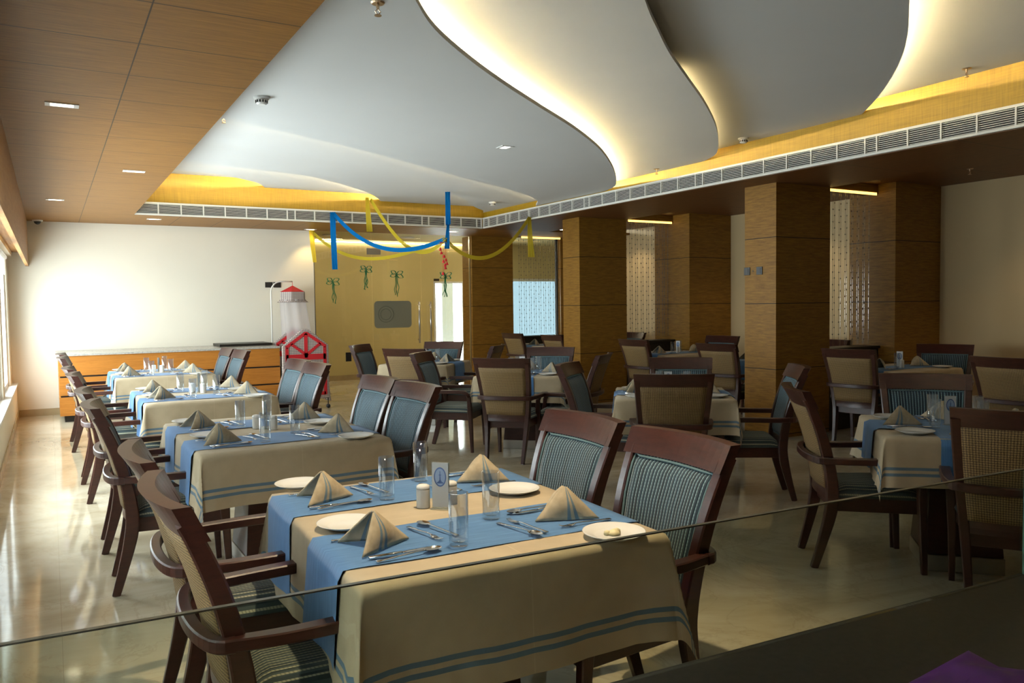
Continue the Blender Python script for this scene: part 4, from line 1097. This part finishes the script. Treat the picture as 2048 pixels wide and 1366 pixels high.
# ================================================================== wooden counter at the back wall
cr = thing('service_counter', 'low wooden service counter with three panel rows along the cream back wall', 'counter', (0, 0, 0))
MB().box(0.10, 3.09, 12.58, YW - 0.02, 0.09, 0.915).build('body', M['dark_line'], cr)
z = [0.09, 0.36, 0.63, 0.915]
for i, nm in enumerate(('bottom', 'middle', 'top')):
    p = MB().box(0.085, 3.09, 12.555, 12.58, z[i] + (0.0 if i == 0 else 0.012), z[i + 1] - (0.0 if i == 2 else 0.012)).box(0.085, 0.10, 12.58, YW - 0.02, z[i] + (0.0 if i == 0 else 0.012), z[i + 1] - (0.0 if i == 2 else 0.012))
    p.build('front_panel', M['wood_cred'], cr)['label'] = '%s row of orange-brown veneer' % nm
MB().box(0.14, 3.06, 12.62, YW - 0.03, 0.0, 0.089).build('toe_kick', M['dark_line'], cr)
MB().box(0.06, 3.09, 12.53, YW - 0.02, 0.917, 0.947).build('worktop', M['granite_lt'], cr, bevel=0.003)
tag(MB().box(2.28, 3.08, 13.0, YW - 0.03, 0.949, 0.985).build('stone_slab', M['granite'], None, bevel=0.003), 'dark stone slab lying on the right end of the wooden counter', 'stone slab')

# ================================================================== cradle with net canopy
ck = thing('baby_cradle', 'red and checked house-shaped cradle end panels beside the wooden counter', 'cradle', (3.32, 12.0, 0), 0)
def house(x, w, zb, zs, zt, inset=0.0):
    w2 = w / 2 - inset
    return [(x - w2, zb + inset), (x + w2, zb + inset), (x + w2, zs - inset * 0.4), (x + w2 * 0.12, zt - inset), (x - w2 * 0.12, zt - inset), (x - w2, zs - inset * 0.4)]
def prism_xz(m, pts, y0, y1):
    n = len(pts)
    m.add([(x, y0, z) for x, z in pts] + [(x, y1, z) for x, z in pts], [tuple(range(n)), tuple(range(2 * n - 1, n - 1, -1))] + [(i, n + i, n + (i + 1) % n, (i + 1) % n) for i in range(n)])
    return m
def end_panel(y, nm):
    e = prism_xz(MB(), house(0, 0.70, 0.16, 0.97, 1.22), y, y + 0.05).build('end_panel', M['plaid'], ck, bevel=0.012)
    m = MB(); yy = y - 0.006
    def bar(p, q, w=0.045):
        p = Vector((p[0], 0, p[1])); q = Vector((q[0], 0, q[1])); d = (q - p).normalized(); nn = Vector((-d.z, 0, d.x)) * w / 2
        prism_xz(m, [((p + nn).x, (p + nn).z), ((p - nn).x, (p - nn).z), ((q - nn).x, (q - nn).z), ((q + nn).x, (q + nn).z)], yy - 0.004, y - 0.001)
    bar((-0.285, 0.22), (-0.285, 0.95)); bar((0.285, 0.22), (0.285, 0.95)); bar((-0.30, 0.95), (0, 1.165)); bar((0.30, 0.95), (0, 1.165))
    m.v = [(x, yv - 0.0, zv) for x, yv, zv in m.v]
    bar((0, 0.79), (0, 1.15), 0.05); bar((0, 0.83), (-0.22, 1.0), 0.04); bar((0, 0.83), (0.22, 1.0), 0.04); bar((-0.30, 0.80), (0.30, 0.80), 0.085)
    bar((0, 0.22), (0, 0.77), 0.05); bar((-0.29, 0.24), (0.29, 0.24), 0.05)
    m.build('red_trim', M['red'], e)
    return e
end_panel(-0.10, 'front')
end_panel(1.05, 'back')
for c_ in ck.children:
    if c_.name.startswith('end_panel') and c_.name != 'end_panel': c_.location = (0.15, 0, 0)
b = MB().box(-0.20, 0.31, -0.045, 1.0, 0.30, 0.34).box(-0.20, -0.175, -0.045, 1.0, 0.34, 0.62).box(0.285, 0.31, -0.045, 1.0, 0.34, 0.62)
b.build('cot_body', M['plaid'], ck)
fl = MB(); n = 30
fl.grid(lambda u, v: (0.33 + 0.02 * math.sin(u * 26) * (1 - v) + 0.03 * (1 - v), lerp(-0.10, 0.95, u), lerp(0.11, 0.60, v)), n, 4)
fl.build('side_skirt', M['plaid'], ck, smooth=True, solid=0.004)
for x, y in ((-0.30, -0.075), (0.33, -0.075), (-0.17, 1.07), (0.42, 1.07)):
    wv = MB().blob((x, y, 0.035), 0.035, 12, 8); wv.tube([(x, y, 0.03), (x, y, 0.165)], 0.008, 6)
    wv.build('castor', M['black'], ck, smooth=True)
pole = MB(); PX, PY, CXX = -0.20, 1.14, 0.15; pts = [(PX, PY, 0.0), (PX, PY, 1.80)]
for k in range(1, 9): pts.append((PX + 0.16 * (1 - math.cos(R_(k * 11.25))), PY, 1.80 + 0.17 * math.sin(R_(k * 11.25))))
pts.append((CXX, PY, 1.972)); pole.tube(pts, 0.012, 8)
pole.build('canopy_pole', M['white_metal'], ck, smooth=True)
cn = MB(); zr, za = 1.80, 1.905; cx_, cy_ = 0.15, 1.14; rr = 0.215
hexp = [(cx_ + rr * math.cos(R_(60 * k + 10)), cy_ + rr * math.sin(R_(60 * k + 10))) for k in range(6)]
cn.add([(x, y, zr) for x, y in hexp] + [(cx_, cy_, za)], [(k, (k + 1) % 6, 6) for k in range(6)])
cp_ = cn.build('canopy_roof', M['red'], ck, solid=0.004)
MB().tube([(cx_, cy_, za), (cx_, cy_, 1.972)], 0.004, 6).build('canopy_hook', M['red'], cp_)
va = MB(); n = 72
def val(u, v):
    a = 2 * PI * u; k = a / (PI / 3) ; f = (k - R_(10) / (PI / 3)) % 1.0
    r = rr * math.cos(PI / 6) / math.cos((f - 0.5) * PI / 3) + 0.003
    fr = max(0, 0.25 - v) * 0.16 * (1 + 0.5 * math.sin(n * a * 0.6))
    return (cx_ + (r + fr) * math.cos(a), cy_ + (r + fr) * math.sin(a), lerp(1.63, zr, v))
va.grid(val, n, 6); va.build('canopy_valance', M['plaid'], cp_, smooth=True)
nt = MB()
nt.grid(lambda u, v: (cx_ + 0.10 * (1 - v) + (lerp(0.25, 0.19, v) + 0.02 * math.sin(14 * PI * u)) * math.cos(2 * PI * u), cy_ + (lerp(0.30, 0.19, v) + 0.02 * math.sin(14 * PI * u)) * math.sin(2 * PI * u), lerp(0.62, 1.68, v)), 56, 8)
tag(nt.build('mosquito_net', M['net'], cp_, smooth=True), None)

# ================================================================== ribbons and hanging decorations
def ribbon(name, pts, w, mat, label, cat='ribbon', wave=0.0, twist=0.0, group='party ribbons'):
    m = MB(); P = [Vector(p) for p in pts]
    n = len(P)
    vs = []; fs = []
    for i, p in enumerate(P):
        t = (P[min(i + 1, n - 1)] - P[max(i - 1, 0)]).normalized()
        vd = Vector((0.86, -0.5, 0)) if abs(t.z) > 0.92 else Vector((0, 0, 1)) - t * t.z
        a = R_(twist) * i / n
        vd = vd.normalized(); s2 = t.cross(vd).normalized(); vd = vd * math.cos(a) + s2 * math.sin(a)
        ww = w if not isinstance(w, tuple) else lerp(w[0], w[1], i / (n - 1))
        for k in range(5):
            q = k / 4 - 0.5
            vs.append(p + vd * q * ww + s2 * (0.012 * math.cos(k * PI)) )
    for i in range(n - 1):
        for k in range(4): fs.append((i * 5 + k, i * 5 + k + 1, (i + 1) * 5 + k + 1, (i + 1) * 5 + k))
    m.add(vs, fs); return m
def swag(p, q, sag, n=24, skew=0.5):
    p = Vector(p); q = Vector(q); out = []
    for i in range(n + 1):
        t = i / n; c = p.lerp(q, t); c.z -= sag * 4 * t * (1 - t) * (1 + (skew - 0.5) * 2 * (t - 0.5) * 2); out.append(tuple(c))
    return out
HUB = (4.83, 10.16, 2.47)
def decor(label, pieces, mat):
    t = thing('party_ribbon', label, 'ribbon', (0, 0, 0), 0, 'party ribbons')
    for nm, pts, w, tw in pieces:
        ribbon(nm, pts, w, mat, '').build(nm, mat, t, smooth=True, solid=0.002)
# yellow from the soffit over the cradle
decor('yellow organza ribbon hung from the soffit by the cradle, swagged to the middle', [
    ('tail', [(3.86, 13.30, 2.835), (3.87, 13.30, 2.6), (3.90, 13.30, 2.3)], (0.09, 0.06), 0),
    ('swag', swag((3.88, 13.30, 2.81), HUB, 0.36, 28, 0.35), 0.05, 0)], M['yellow_ribbon'])
decor('blue ribbon hung from the back grille with a long straight tail', [
    ('tail', [(3.87, 12.17, 3.02), (3.87, 12.17, 2.7), (3.885, 12.17, 2.13)], 0.085, 0),
    ('swag', swag((3.89, 12.17, 3.00), HUB, 0.34, 28, 0.42), 0.06, 40)], M['blue_ribbon'])
decor('yellow organza ribbon hung from the ceiling above the back grille', [
    ('tail', [(4.30, 11.80, 3.22), (4.31, 11.80, 3.0), (4.33, 11.80, 2.70)], (0.05, 0.09), 0),
    ('swag', swag((4.36, 11.80, 3.20), HUB, 0.40, 28, 0.62), 0.055, 60)], M['yellow_ribbon'])
decor('yellow organza ribbon swagged to the right grille with a hanging tail', [
    ('swag', swag(HUB, (6.50, 10.62, 2.90), 0.42, 28, 0.46), 0.055, 50),
    ('tail', [(6.50, 10.62, 2.90), (6.51, 10.62, 2.6), (6.53, 10.62, 2.28)], (0.05, 0.10), 0)], M['yellow_ribbon'])
decor('wide bright blue ribbon hanging straight down from the white ceiling', [
    ('tail', [(4.885, 10.16, 3.135), (4.885, 10.16, 2.9), (4.885, 10.16, 2.68)], 0.07, 0),
    ('knot', [(4.885, 10.16, 2.69), (4.87, 10.16, 2.5), (4.86, 10.16, 2.34)], (0.035, 0.075), 0)], M['blue_ribbon'])
# red chime of little bells
ch = thing('hanging_chime', 'small red hanging chime of bells under the ribbon knot', 'hanging decoration', (4.83, 10.2, 2.43))
rnd = random.Random(4)
MB().tube([(-0.06, 0, 0), (0.05, 0, 0)], 0.006, 6).build('top_bar', M['red'], ch)
MB().tube([(0, 0, 0), (0.0, 0, 0.07)], 0.002, 4).build('string', M['brass'], ch)
for k, (dx, dz) in enumerate(((-0.055, -0.07), (-0.04, -0.12), (0.0, -0.17), (-0.01, -0.24), (0.03, -0.22), (0.015, -0.29), (0.045, -0.27), (0.02, -0.33), (-0.02, -0.41))):
    bl = MB().lathe([(0.022, -0.045), (0.018, -0.03), (0.010, -0.008), (0.002, 0.0)], 8, (dx, 0, dz)); bl.tube([(dx, 0, dz), (dx, 0, -0.004)], 0.0015, 4)
    bl.build('bell', M['red'], ch)
# green bows on the glass
def bow_mb(seed):
    rnd = random.Random(seed); m = MB()
    for s, a in ((-1, 30), (1, 25), (-1, -15), (1, -25)):
        c = Vector((0, 0, 0)); d = Vector((s * math.cos(R_(a)), 0, math.sin(R_(a)))); n_ = Vector((-d.z, 0, d.x)); L = rnd.uniform(0.105, 0.135)
        loop = [c, c + d * L * 0.5 + n_ * 0.036 + Vector((0, -0.012, 0)), c + d * L + Vector((0, -0.02, 0)), c + d * L * 0.5 - n_ * 0.036 + Vector((0, -0.012, 0)), c + Vector((0, -0.004, 0))]
        m.sweep(loop, 0.005, 0.042, up=(0, 1, 0), sub=4)
    return m
def tails_mb(seed, L):
    rnd = random.Random(seed); m = MB()
    for k in range(4):
        x = rnd.uniform(-0.05, 0.05); p = rnd.uniform(0, 6); pts = []
        Lk = L * rnd.uniform(0.75, 1.0)
        for i in range(16):
            t = i / 15; pts.append((x * (0.4 + t) + 0.016 * math.sin(p + 11 * t) * t, -0.008 - 0.008 * math.cos(p + 11 * t) * t, -0.01 - Lk * t))
        m.sweep(pts, 0.013, 0.002, up=(0, 1, 0))
    return m
bx = [(4.292, 1.985, 0.42, 'lowest green ribbon bow, at the left on the fixed glass'), (4.906, 2.205, 0.36, 'highest green ribbon bow, beside the first glass seam'),
      (5.484, 2.12, 0.40, 'green ribbon bow above the frosted sheet on the door'), (6.465, 2.10, 0.42, 'green ribbon bow in front of the bright doorway')]
for i, (x, zz, L, lab) in enumerate(bx):
    t = thing('ribbon_bow', lab, 'ribbon bow', (x, YW - 0.012, zz), 0, 'green ribbon bows on the glass front')
    bow_mb(i + 3).build('bow', M['green_ribbon'], t, smooth=True)
    tails_mb(i + 9, L).build('tail', M['green_ribbon'], t, smooth=True)

# ================================================================== foreground counter with its glass guard
ct = thing('buffet_counter', 'dark granite buffet counter in the bottom right foreground', 'counter', (0, 0, 0))
def on_edge(x): return 1.128 - 0.062 * x
pl = [(-1.2, 0.25), (3.3, 0.25), (3.3, on_edge(3.3)), (-1.2 + 0.8, on_edge(-0.4)), (-0.4, 0.25)][1:]
pl = [(-0.40, 0.25), (3.3, 0.25), (3.3, on_edge(3.3)), (-0.40, on_edge(-0.40))]
MB().poly(pl, 0.865, 0.90).build('worktop', M['granite'], ct, bevel=0.003)
MB().poly([(-0.38, 0.30), (3.25, 0.30), (3.25, on_edge(3.25) - 0.05), (-0.38, on_edge(-0.38) - 0.05)], 0.0, 0.865).build('base', M['mahog'], ct)
g = MB(); y0 = lambda x: on_edge(x) - 0.012
g.poly([(-0.35, y0(-0.35) - 0.006), (1.955, y0(1.955) - 0.006), (1.955, y0(1.955) + 0.002), (-0.35, y0(-0.35) + 0.002)], 0.9015, 1.150)
gg = g.build('glass_guard', M['pane_guard'], None)
tag(gg, 'low greenish glass guard panel standing along the granite counter edge', 'glass panel')
e = MB().poly([(-0.35, y0(-0.35) - 0.0062), (1.955, y0(1.955) - 0.0062), (1.955, y0(1.955) + 0.0022), (-0.35, y0(-0.35) + 0.0022)], 1.1502, 1.1525)
e.build('polished_edge', plain('glass_edge_grey', (0.20, 0.19, 0.14), 0.25), gg)
e = MB().poly([(1.9552, y0(1.955) - 0.006), (1.958, y0(1.955) - 0.006), (1.958, y0(1.955) + 0.002), (1.9552, y0(1.955) + 0.002)], 0.9015, 1.15)
e.build('end_edge', plain('glass_edge_green', (0.18, 0.42, 0.38), 0.25), gg)
# purple and yellow cloths on the counter
def crumple(name, pts, z, mat, label, cat, seed, h=0.02):
    m = MB(); n = len(pts); cx_ = sum(p[0] for p in pts) / n; cy_ = sum(p[1] for p in pts) / n; rnd = random.Random(seed)
    ph = rnd.uniform(0, 6)
    def fn(u, v):
        k = u * n; i = int(k) % n; f = k - int(k); x = lerp(pts[i][0], pts[(i + 1) % n][0], f); y = lerp(pts[i][1], pts[(i + 1) % n][1], f)
        x = lerp(cx_, x, v); y = lerp(cy_, y, v)
        return (x, y, z + 0.003 + h * (1 - v ** 4) * (0.55 + 0.45 * math.sin(38 * x + 25 * y + ph) * math.cos(30 * y - 12 * x)))
    m.grid(fn, n * 8, 10)
    o = m.build(name, mat, None, smooth=True); return tag(o, label, cat)
crumple('folded_cloth', [(1.02, 0.70), (1.50, 0.66), (1.42, 0.76), (1.44, 0.825), (1.17, 0.80)], 0.90, plain('purple_satin', (0.10, 0.005, 0.20), 0.45), 'purple satin cloth on the granite counter at bottom right', 'cloth', 1)
crumple('folded_cloth', [(1.45, 0.55), (1.75, 0.60), (1.60, 0.745), (1.47, 0.74)], 0.90, plain('mustard_cloth', (0.42, 0.32, 0.12), 0.7), 'mustard cloth at the bottom right corner on the granite counter', 'cloth', 2)
